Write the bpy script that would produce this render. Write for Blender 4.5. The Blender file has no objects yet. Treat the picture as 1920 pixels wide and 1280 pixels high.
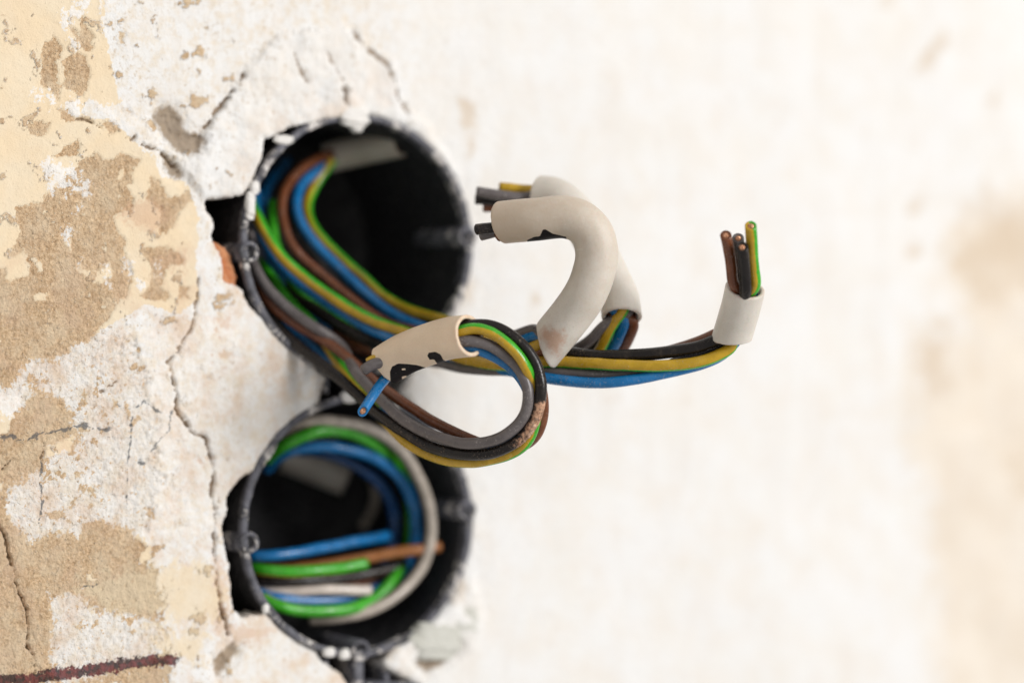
import bpy, math
import numpy as np
from mathutils import Vector
S = bpy.context.scene
COL = S.collection
MM = 0.001
# ------------------------------------------------------------------ camera
# wall frame in millimetres: u along the wall (world +X), v up (world +Z), n out of the wall (world -Y)
ANG = math.radians(31.5)
D0, FPX = 720.0, 1920 / 36.0 * 100.0
C_R = np.array([math.cos(ANG), -math.sin(ANG), 0.0])
C_F = np.array([math.sin(ANG), math.cos(ANG), 0.0])
C_U = np.array([0.0, 0.0, 1.0])
CAM = -((673 - 960) / FPX * D0 * C_R + (640 - 721.5) / FPX * D0 * C_U + D0 * C_F)
FOCUS = 677.0
cd = bpy.data.cameras.new('camera')
cam = bpy.data.objects.new('camera', cd)
COL.objects.link(cam)
cam.location = Vector(CAM * MM)
cam.rotation_euler = (math.pi / 2, 0, -ANG)
cd.lens, cd.sensor_width = 100.0, 36.0
cd.clip_start, cd.clip_end = 0.02, 100.0
cd.dof.use_dof = True
cd.dof.focus_distance = FOCUS * MM
cd.dof.aperture_fstop = 4.0
cd.dof.aperture_blades = 0
S.camera = cam
# ------------------------------------------------------------------ light of the room
w = bpy.data.worlds.new('World')
S.world = w
w.use_nodes = True
bg = w.node_tree.nodes['Background']
bg.inputs[0].default_value = (1.0, 0.985, 0.968, 1)
bg.inputs[1].default_value = 0.475
def area(name, u, v, n, tgt, size, power, col):
    l = bpy.data.lights.new(name, 'AREA')
    l.shape = 'RECTANGLE'
    l.size, l.size_y = size
    l.energy = power
    l.color = col
    o = bpy.data.objects.new(name, l)
    COL.objects.link(o)
    o.location = Vector((u, -n, v)) * MM
    d = Vector((tgt[0], -tgt[2], tgt[1])) * MM - o.location
    o.rotation_euler = d.to_track_quat('-Z', 'Y').to_euler()
    return o
area('window_light', 1350, 850, 2650, (10, 0, 0), (1.0, 1.3), 88.0, (1.0, 0.99, 0.982))
S.view_settings.view_transform = 'Standard'
S.view_settings.look = 'None'
S.view_settings.exposure = 0.0
S.view_settings.gamma = 1.0
S.render.engine = 'CYCLES'
S.cycles.use_denoising = True
S.cycles.max_bounces = 8

# ------------------------------------------------------------------ geometry helpers
def ray(px, py):
    return C_F + (px - 960) / FPX * C_R + (640 - py) / FPX * C_U
def D(px, py, d):                       # point at a distance along the view axis
    return CAM + ray(px, py) * d
def N(px, py, n):                       # point at a height over the wall plane
    r = ray(px, py)
    return CAM + r * ((-n - CAM[1]) / r[1])
def uv(px, py):
    p = N(px, py, 0.0)
    return p[0], p[2]
def to_px(P):
    q = P - CAM
    d = q @ C_F
    return 960 + q @ C_R / d * FPX, 640 - q @ C_U / d * FPX, d

_rng = np.random.RandomState(7)
_perm = _rng.permutation(4096)
_ga = _rng.rand(4096) * 2 * np.pi
def perlin(x, y, seed=0):
    xi = np.floor(x).astype(np.int64); yi = np.floor(y).astype(np.int64)
    xf = x - xi; yf = y - yi
    def g(ix, iy, fx, fy):
        h = _perm[(_perm[(ix + seed * 131) % 4096] + iy + seed * 17) % 4096]
        a = _ga[h]
        return np.cos(a) * fx + np.sin(a) * fy
    s = xf * xf * xf * (xf * (xf * 6 - 15) + 10); t = yf * yf * yf * (yf * (yf * 6 - 15) + 10)
    a = g(xi, yi, xf, yf); b = g(xi + 1, yi, xf - 1, yf)
    c = g(xi, yi + 1, xf, yf - 1); d = g(xi + 1, yi + 1, xf - 1, yf - 1)
    return 1.5 * ((a + s * (b - a)) + t * ((c + s * (d - c)) - (a + s * (b - a))))
def fbm(x, y, scale, oct=3, seed=0, gain=0.5):
    r = 0; a = 1.0; f = 1.0 / scale; t = 0
    for k in range(oct):
        r = r + a * perlin(x * f + 13.7 * k, y * f - 7.3 * k, seed + k); t += a
        a *= gain; f *= 2.03
    return r / t
def sstep(a, b, x):
    t = np.clip((x - a) / (b - a), 0, 1)
    return t * t * (3 - 2 * t)
def sdf(px, py, poly, closed=True):
    """signed distance to a polygon (inside positive) or minus the distance to a polyline"""
    P = np.asarray(poly, float)
    Q = np.roll(P, -1, axis=0) if closed else P[1:]
    A = P if closed else P[:-1]
    best = np.full(px.shape, 1e9); ins = np.zeros(px.shape, bool)
    for (ax, ay), (bx, by) in zip(A, Q):
        dx, dy = bx - ax, by - ay
        t = np.clip(((px - ax) * dx + (py - ay) * dy) / (dx * dx + dy * dy + 1e-12), 0, 1)
        best = np.minimum(best, (px - ax - t * dx) ** 2 + (py - ay - t * dy) ** 2)
        if closed:
            c = (ay > py) != (by > py)
            with np.errstate(divide='ignore', invalid='ignore'):
                xi = (bx - ax) * (py - ay) / (by - ay + 1e-12) + ax
            ins ^= c & (px < xi)
    best = np.sqrt(best)
    return np.where(ins, best, -best) if closed else -best

def mesh_obj(name, V, F, mat, parent=None, loc=None, attrs=None, smooth=True):
    """V: n x 3 world millimetres, F: m x 3/4 int array or a list of arrays with one face size each"""
    V = np.asarray(V, float)
    base = np.zeros(3)
    if parent is not None:
        base = np.array(parent['base_mm'])
    elif loc is not None:
        base = np.asarray(loc, float)
    me = bpy.data.meshes.new(name)
    Fs = F if isinstance(F, list) else [F]
    Fs = [np.asarray(f, np.int32) for f in Fs if len(f)]
    loops = np.concatenate([f.ravel() for f in Fs])
    sizes = np.concatenate([np.full(len(f), f.shape[1], np.int32) for f in Fs])
    starts = np.concatenate([[0], np.cumsum(sizes)[:-1]]).astype(np.int32)
    me.vertices.add(len(V)); me.loops.add(len(loops)); me.polygons.add(len(sizes))
    me.vertices.foreach_set('co', ((V - base) * MM).astype(np.float32).ravel())
    me.loops.foreach_set('vertex_index', loops.astype(np.int32))
    me.polygons.foreach_set('loop_start', starts)
    if smooth:
        me.polygons.foreach_set('use_smooth', np.ones(len(sizes), bool))
    me.update(calc_edges=True)
    me.validate()
    for k, a in (attrs or {}).items():
        at = me.attributes.new(k, 'FLOAT', 'POINT')
        at.data.foreach_set('value', np.asarray(a, np.float32))
    me.materials.append(mat)
    o = bpy.data.objects.new(name, me)
    COL.objects.link(o)
    if parent is not None:
        o.parent = parent
    else:
        o.location = Vector(base * MM)
    o['base_mm'] = [0.0, 0.0, 0.0] if parent is None and loc is None else [float(b) for b in base]
    return o
def thing(name, loc, label, cat, group=None):
    o = bpy.data.objects.new(name, None)
    COL.objects.link(o)
    o.empty_display_size = 0.01
    o.location = Vector(np.asarray(loc) * MM)
    o['base_mm'] = [float(x) for x in loc]
    o['label'] = label; o['category'] = cat
    if group: o['group'] = group
    return o

# ------------------------------------------------------------------ materials
class Mat:
    def __init__(s, name):
        s.m = bpy.data.materials.new(name); s.m.use_nodes = True
        s.t = s.m.node_tree; s.b = s.t.nodes['Principled BSDF']
        s.co = s.t.nodes.new('ShaderNodeTexCoord').outputs['Object']
    def link(s, a, b): s.t.links.new(a, b)
    def node(s, typ, **kw):
        n = s.t.nodes.new(typ)
        for k, v in kw.items(): setattr(n, k, v)
        return n
    def put(s, sock, v):
        if isinstance(v, bpy.types.NodeSocket): s.link(v, sock)
        elif isinstance(v, (tuple, list)) and len(v) == 3 and sock.type == 'RGBA': sock.default_value = (*v, 1)
        else: sock.default_value = v
    def noise(s, per_mm, detail=3, rough=0.55, dist=0.0, co=None):
        n = s.node('ShaderNodeTexNoise')
        s.link(co or s.co, n.inputs['Vector'])
        n.inputs['Scale'].default_value = 1000.0 / per_mm
        n.inputs['Detail'].default_value = detail; n.inputs['Roughness'].default_value = rough
        n.inputs['Distortion'].default_value = dist
        return n.outputs['Fac']
    def voro(s, per_mm, feature='F1'):
        n = s.node('ShaderNodeTexVoronoi', feature=feature)
        s.link(s.co, n.inputs['Vector']); n.inputs['Scale'].default_value = 1000.0 / per_mm
        return n.outputs['Distance']
    def ramp(s, x, a, b, lo=0.0, hi=1.0):
        n = s.node('ShaderNodeMapRange', interpolation_type='SMOOTHSTEP')
        s.put(n.inputs[0], x); n.inputs[1].default_value = a; n.inputs[2].default_value = b
        n.inputs[3].default_value = lo; n.inputs[4].default_value = hi
        return n.outputs[0]
    def mix(s, f, a, b, mode='MIX'):
        n = s.node('ShaderNodeMix', data_type='RGBA', blend_type=mode)
        s.put(n.inputs[0], f); s.put(n.inputs[6], a); s.put(n.inputs[7], b)
        return n.outputs[2]
    def math(s, op, a, b=0.0):
        n = s.node('ShaderNodeMath', operation=op)
        s.put(n.inputs[0], a); s.put(n.inputs[1], b)
        return n.outputs[0]
    def attr(s, name):
        return s.node('ShaderNodeAttribute', attribute_name=name).outputs['Fac']
    def bump(s, h, dist_mm, strength=1.0):
        n = s.node('ShaderNodeBump')
        s.put(n.inputs['Height'], h); n.inputs['Distance'].default_value = dist_mm * MM
        n.inputs['Strength'].default_value = strength
        s.link(n.outputs[0], s.b.inputs['Normal'])
    def done(s, col, rough=0.5, **kw):
        s.put(s.b.inputs['Base Color'], col); s.put(s.b.inputs['Roughness'], rough)
        for k, v in kw.items(): s.put(s.b.inputs[k.replace('_', ' ')], v)
        return s.m

def wire_mat(name, c, c2=None, dust=0.35, dustcol=(0.50, 0.44, 0.37), rough=0.24):
    m = Mat(name)
    n1 = m.noise(3.5, 4)
    col = m.mix(m.ramp(n1, 0.35, 0.7), tuple(x * 0.86 for x in c), tuple(min(1, x * 1.1) for x in c))
    if c2:
        wob = m.math('MULTIPLY', m.math('SUBTRACT', m.noise(2.0, 3), 0.5), 0.35)
        f = m.ramp(m.math('ADD', m.attr('stripe'), wob), -0.07, 0.07)
        c2n = m.mix(m.ramp(n1, 0.35, 0.7), tuple(x * 0.86 for x in c2), tuple(min(1, x * 1.1) for x in c2))
        col = m.mix(f, c2n, col)
    speck = m.math('MULTIPLY', m.ramp(m.noise(0.5, 5, 0.7), 0.56, 0.66), m.ramp(m.noise(5.0, 3), 0.42, 0.60))
    film = m.math('MULTIPLY', m.ramp(m.noise(6.0, 5, 0.7), 0.50, 0.75), 0.22)
    d = m.math('MULTIPLY', m.math('MAXIMUM', speck, film), dust)
    col = m.mix(d, col, dustcol)
    scr = m.ramp(m.math('ADD', m.attr('scuff'), m.math('MULTIPLY', m.math('SUBTRACT', m.noise(0.7, 6, 0.75), 0.5), 2.2)), 0.40, 0.75)
    sc_col = m.mix(m.ramp(m.noise(0.9, 6, 0.75), 0.38, 0.6), (0.20, 0.09, 0.05), (0.60, 0.35, 0.22))
    col = m.mix(scr, col, sc_col)
    m.bump(m.math('ADD', m.noise(1.1, 4, 0.6), m.math('MULTIPLY', m.math('ADD', speck, scr), 0.8)), 0.07, 0.8)
    r = m.math('ADD', m.math('ADD', m.ramp(n1, 0.3, 0.7, rough - 0.06, rough + 0.10), m.math('MULTIPLY', d, 0.5)), m.math('MULTIPLY', scr, 0.3))
    if max(c) < 0.02: m.b.inputs['Specular IOR Level'].default_value = 0.32
    return m.done(col, r)
WM = {
    'blue': wire_mat('blue_insulation', (0.006, 0.155, 0.40), dust=0.45),
    'navy': wire_mat('dark_blue_insulation', (0.008, 0.06, 0.19), dust=0.3),
    'brown': wire_mat('brown_insulation', (0.155, 0.048, 0.017), dust=0.35),
    'tan': wire_mat('light_brown_insulation', (0.30, 0.115, 0.035), dust=0.3),
    'black': wire_mat('black_insulation', (0.013, 0.010, 0.009), dust=0.38, dustcol=(0.42, 0.31, 0.23)),
    'grey': wire_mat('grey_insulation', (0.125, 0.108, 0.106), dust=0.55, dustcol=(0.55, 0.50, 0.46), rough=0.32),
    'earth': wire_mat('yellow_green_insulation', (0.50, 0.305, 0.014), (0.042, 0.36, 0.012), dust=0.35),
    'beige': wire_mat('beige_insulation', (0.44, 0.38, 0.32), dust=0.4),
    'white': wire_mat('white_insulation', (0.62, 0.54, 0.48), dust=0.4, dustcol=(0.75, 0.7, 0.66)),
}
def sheath_mat(name, ca, cb, ct):
    m = Mat(name)
    n1 = m.noise(7.0, 4)
    col = m.mix(m.ramp(n1, 0.3, 0.7), ca, cb)
    gr = m.math('MULTIPLY', m.ramp(m.noise(0.35, 4, 0.7), 0.52, 0.72), 0.32)
    col = m.mix(gr, col, (0.33, 0.27, 0.21))
    dirt = m.ramp(m.math('ADD', m.attr('dirt'), m.math('MULTIPLY', m.math('SUBTRACT', m.noise(1.6, 6, 0.75), 0.5), 1.3)), 0.25, 0.85)
    col = m.mix(m.math('MULTIPLY', dirt, 0.62), col, (0.47, 0.225, 0.115))
    tan = m.math('MULTIPLY', m.ramp(m.math('ADD', m.attr('tan'), m.math('MULTIPLY', m.math('SUBTRACT', m.noise(2.5, 5, 0.7), 0.5), 0.5)), 0.1, 1.0), 0.75)
    col = m.mix(tan, col, ct)
    sc = m.node('ShaderNodeMapping'); m.link(m.co, sc.inputs[0]); sc.inputs['Rotation'].default_value = (0.3, 0.5, 0.7); sc.inputs['Scale'].default_value = (1, 0.06, 1)
    scr = m.math('MULTIPLY', m.ramp(m.noise(0.5, 2, 0.5, 0.0, sc.outputs[0]), 0.70, 0.76), 0.35)
    col = m.mix(scr, col, (0.75, 0.70, 0.64))
    ink = m.ramp(m.math('ADD', m.attr('ink'), m.math('MULTIPLY', m.math('SUBTRACT', m.noise(0.5, 4, 0.7), 0.5), 0.35)), -0.06, 0.08)
    inkc = m.mix(m.ramp(m.noise(0.35, 3), 0.68, 0.76), (0.010, 0.008, 0.009), (0.22, 0.19, 0.18))
    col = m.mix(ink, col, inkc)
    m.put(m.b.inputs['Specular IOR Level'], m.ramp(ink, 0, 1, 0.5, 0.12))
    m.bump(m.math('ADD', m.noise(0.7, 5, 0.65), m.math('MULTIPLY', m.noise(6, 2), 1.2)), 0.10, 0.7)
    return m.done(col, m.ramp(n1, 0.3, 0.7, 0.42, 0.58), Subsurface_Weight=0.08, Subsurface_Scale=0.002)
SHEATH = sheath_mat('sheath_plastic', (0.61, 0.56, 0.49), (0.68, 0.63, 0.56), (0.50, 0.37, 0.25))
BUFF = sheath_mat('buff_sheath_plastic', (0.74, 0.59, 0.435), (0.82, 0.67, 0.51), (0.78, 0.58, 0.40))  # lighter, warmer base colours than the plain sheath plastic
def copper_mat():
    m = Mat('copper')
    col = m.mix(m.ramp(m.noise(0.6, 4), 0.35, 0.65), (0.42, 0.19, 0.10), (0.80, 0.43, 0.26))
    m.bump(m.noise(0.4, 3), 0.05)
    return m.done(col, 0.38, Metallic=0.75)
COPPER = copper_mat()
def box_mat(name, lo, hi, dusty):
    m = Mat(name)
    n1 = m.math('ADD', m.math('MULTIPLY', m.noise(2.4, 6, 0.65, 0.8), 0.5), m.math('MULTIPLY', m.noise(8.0, 3, 0.6), 0.5))
    f = m.ramp(n1, lo, hi)
    plast = m.mix(m.ramp(m.noise(1.2, 4), 0.4, 0.65), (0.012, 0.012, 0.014), (0.04, 0.038, 0.04))
    film = m.math('MULTIPLY', m.ramp(m.noise(5.0, 4, 0.65), 0.25, 0.60), 0.55 if dusty else 0.0)
    plast = m.mix(film, plast, (0.20, 0.198, 0.235))
    pl = m.mix(m.ramp(m.noise(1.0, 4), 0.35, 0.65), (0.42, 0.38, 0.36), (0.74, 0.70, 0.66))
    col = m.mix(f, plast, pl)
    m.bump(m.math('ADD', m.math('MULTIPLY', f, 1.5), m.noise(0.8, 4)), 0.22, 0.9)
    return m.done(col, m.ramp(n1, 0.35, 0.6, 0.38, 0.8))
BOX = box_mat('black_box_plastic', 0.74, 0.80, False)
RIM = box_mat('plaster_smeared_rim', 0.50, 0.575, True)
RIM2 = box_mat('grey_rim_plastic', 0.515, 0.59, True)
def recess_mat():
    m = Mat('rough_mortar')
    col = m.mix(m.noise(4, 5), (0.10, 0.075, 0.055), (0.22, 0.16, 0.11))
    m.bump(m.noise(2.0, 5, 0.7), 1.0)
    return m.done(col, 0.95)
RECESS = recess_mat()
def brick_mat():
    m = Mat('orange_brick')
    col = m.mix(m.ramp(m.noise(3, 5, 0.65), 0.35, 0.65), (0.50, 0.17, 0.065), (0.62, 0.28, 0.13))
    col = m.mix(m.math('MULTIPLY', m.ramp(m.noise(0.8, 4), 0.55, 0.7), 0.5), col, (0.70, 0.50, 0.36))
    m.bump(m.noise(1.0, 5, 0.7), 0.4)
    return m.done(col, 0.92)
BRICK = brick_mat()

def wall_mat():
    m = Mat('old_plaster')
    fine = m.math('SUBTRACT', m.noise(0.9, 5, 0.7), 0.5)
    fine2 = m.math('SUBTRACT', m.noise(2.2, 5, 0.7), 0.5)
    def mask(name, a, k=0.9, e=0.12):
        return m.ramp(m.math('ADD', m.attr(name), m.math('MULTIPLY', fine, k)), a - e, a + e)
    # bare white plaster with warm staining
    col = m.mix(m.ramp(m.noise(18, 5, 0.6), 0.35, 0.68), (0.795, 0.783, 0.765), (0.785, 0.755, 0.71))
    sp = m.math('MULTIPLY', m.ramp(m.noise(1.3, 6, 0.75), 0.54, 0.64), m.math('MULTIPLY', m.ramp(m.noise(10, 4), 0.38, 0.60), m.attr('speck')))
    col = m.mix(m.math('MULTIPLY', sp, 0.75), col, (0.50, 0.385, 0.26))
    mp = m.node('ShaderNodeMapping'); m.link(m.co, mp.inputs[0]); mp.inputs['Scale'].default_value = (1, 1, 0.22)
    col = m.mix(m.math('MULTIPLY', m.ramp(m.noise(9, 4, 0.6, 0.3, mp.outputs[0]), 0.48, 0.72), 0.45), col, (0.735, 0.69, 0.635))
    # cream distemper
    cr = m.mix(m.ramp(m.noise(12, 5), 0.35, 0.65), (0.80, 0.64, 0.435), (0.79, 0.665, 0.485))
    cr = m.mix(m.math('MULTIPLY', m.ramp(m.noise(0.8, 4, 0.7), 0.66, 0.74), 0.6), cr, (0.42, 0.31, 0.20))
    col = m.mix(mask('cream', 0.5, 0.6), col, cr)
    col = m.mix(m.math('MULTIPLY', m.ramp(m.math('ADD', m.attr('peach'), m.math('MULTIPLY', m.math('SUBTRACT', m.noise(30, 5, 0.65), 0.5), 1.8)), 0.2, 0.95), 0.62), col, m.mix(m.ramp(m.noise(22, 5, 0.65), 0.36, 0.64), (0.79, 0.68, 0.54), (0.70, 0.575, 0.43)))
    tint = m.ramp(m.math('ADD', m.attr('tint'), m.math('MULTIPLY', m.math('SUBTRACT', m.noise(3.0, 6, 0.7), 0.5), 1.8)), 0.3, 0.8)
    # sandy render
    g = m.noise(0.75, 4, 0.7)
    tn = m.mix(m.ramp(g, 0.36, 0.66), (0.50, 0.325, 0.180), (0.82, 0.60, 0.375))
    tn = m.mix(m.ramp(m.noise(7, 4), 0.4, 0.7), tn, (0.52, 0.385, 0.26), 'MIX') if False else tn
    tn = m.mix(m.math('MULTIPLY', m.ramp(m.noise(7, 5), 0.4, 0.7), 0.35), tn, (0.50, 0.325, 0.185))
    tn = m.mix(m.math('MULTIPLY', m.ramp(m.noise(11, 6, 0.72), 0.42, 0.68), 0.65), tn, (0.80, 0.65, 0.46))
    grain = m.ramp(m.voro(0.9), 0.12, 0.26, 1, 0)
    tn = m.mix(m.math('MULTIPLY', grain, 0.5), tn, (0.82, 0.69, 0.53))
    col = m.mix(mask('tan', 0.5, 1.5, 0.16), col, tn)
    col = m.mix(m.math('MULTIPLY', mask('rust', 0.55, 1.9, 0.4), 0.6), col, (0.64, 0.41, 0.26))
    # lime scraps left on top
    wh = m.mix(m.ramp(g, 0.35, 0.65), (0.84, 0.81, 0.775), (0.80, 0.755, 0.69))
    col = m.mix(mask('white', 0.5, 1.9), col, wh)
    mot = m.math('MULTIPLY', m.ramp(m.noise(3.6, 7, 0.72), 0.44, 0.66), m.math('MULTIPLY', m.attr('mottle'), 0.52))
    col = m.mix(mot, col, (0.70, 0.565, 0.39))
    col = m.mix(m.math('MULTIPLY', m.ramp(m.noise(9, 6, 0.7), 0.43, 0.70), m.math('MULTIPLY', m.attr('stain'), 0.58)), col, (0.66, 0.46, 0.31))
    col = m.mix(m.math('MULTIPLY', tint, 0.75), col, (0.78, 0.64, 0.44))
    col = m.mix(m.math('MULTIPLY', m.ramp(m.math('ADD', m.attr('smudge'), m.math('MULTIPLY', m.math('SUBTRACT', m.noise(14, 5, 0.65), 0.5), 1.5)), 0.25, 0.85), 0.62), col, (0.60, 0.465, 0.325))
    col = m.mix(m.math('MULTIPLY', mask('grime_and_shade', 0.5, 0.8, 0.35), 0.85), col, (0.27, 0.19, 0.115))  # brown chips, and the painted shadow under the lower bulge
    col = m.mix(m.math('MULTIPLY', mask('crack', 0.5, 0.7), 0.8), col, (0.25, 0.165, 0.095))
    # pencil and crayon marks
    col = m.mix(m.math('MULTIPLY', mask('pencil', 0.60, 2.0, 0.2), 0.8), col, (0.09, 0.10, 0.11))
    col = m.mix(m.math('MULTIPLY', mask('crayon', 0.40, 1.9), 0.92), col, m.mix(m.ramp(m.noise(1.6, 4), 0.40, 0.62), (0.030, 0.012, 0.016), (0.17, 0.028, 0.032)))
    h = m.math('ADD', m.noise(0.55, 5, 0.7), m.math('MULTIPLY', m.noise(2.2, 5, 0.65), 1.5))
    amt = m.math('ADD', 0.35, m.math('MULTIPLY', m.attr('grit'), 1.0))
    h2 = m.math('MULTIPLY', m.math('SUBTRACT', h, m.math('MULTIPLY', grain, -0.35)), amt)
    m.bump(h2, 0.36, 1.0)
    return m.done(col, 0.92)
WALL = wall_mat()
# ------------------------------------------------------------------ the wall
R_BOX = 33.2
BOX_V = (35.6, -35.6)
def U(poly): return [uv(*p) for p in poly]
def circ(c, r, a0, a1, n):
    return [(r * math.cos(math.radians(a)), c + r * math.sin(math.radians(a))) for a in np.linspace(a0, a1, n)]
hole = circ(BOX_V[0], R_BOX - 0.5, -47, 95, 30)                                    # right side of the upper box, rising
hole += U([(628, 222), (600, 226), (560, 236), (540, 238), (518, 252), (493, 262), (489, 290), (478, 318), (468, 342), (452, 366), (436, 369),
           (410, 374), (384, 375), (388, 396), (398, 412), (404, 426), (398, 440), (399, 455), (412, 470), (418, 500), (420, 527), (446, 536), (456, 548), (468, 575)])
hole += circ(BOX_V[0], R_BOX - 0.5, 214, 244, 8)
hole += U([(610, 706), (604, 735), (600, 752), (588, 768), (552, 800), (528, 822), (506, 862), (490, 882), (461, 889), (444, 905), (427, 928), (428, 955),
           (419, 986), (424, 1027), (432, 1062), (435, 1108), (440, 1144), (456, 1157), (480, 1152), (497, 1150)])
hole += circ(BOX_V[1], R_BOX - 0.5, 222, 248, 8)
hole += U([(602, 1236), (640, 1262), (655, 1285), (665, 1330), (800, 1330), (790, 1285), (745, 1262), (715, 1243)])
hole += circ(BOX_V[1], R_BOX - 0.5, -72, 47, 26)
hole += U([(768, 752), (752, 735), (765, 712)])

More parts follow.
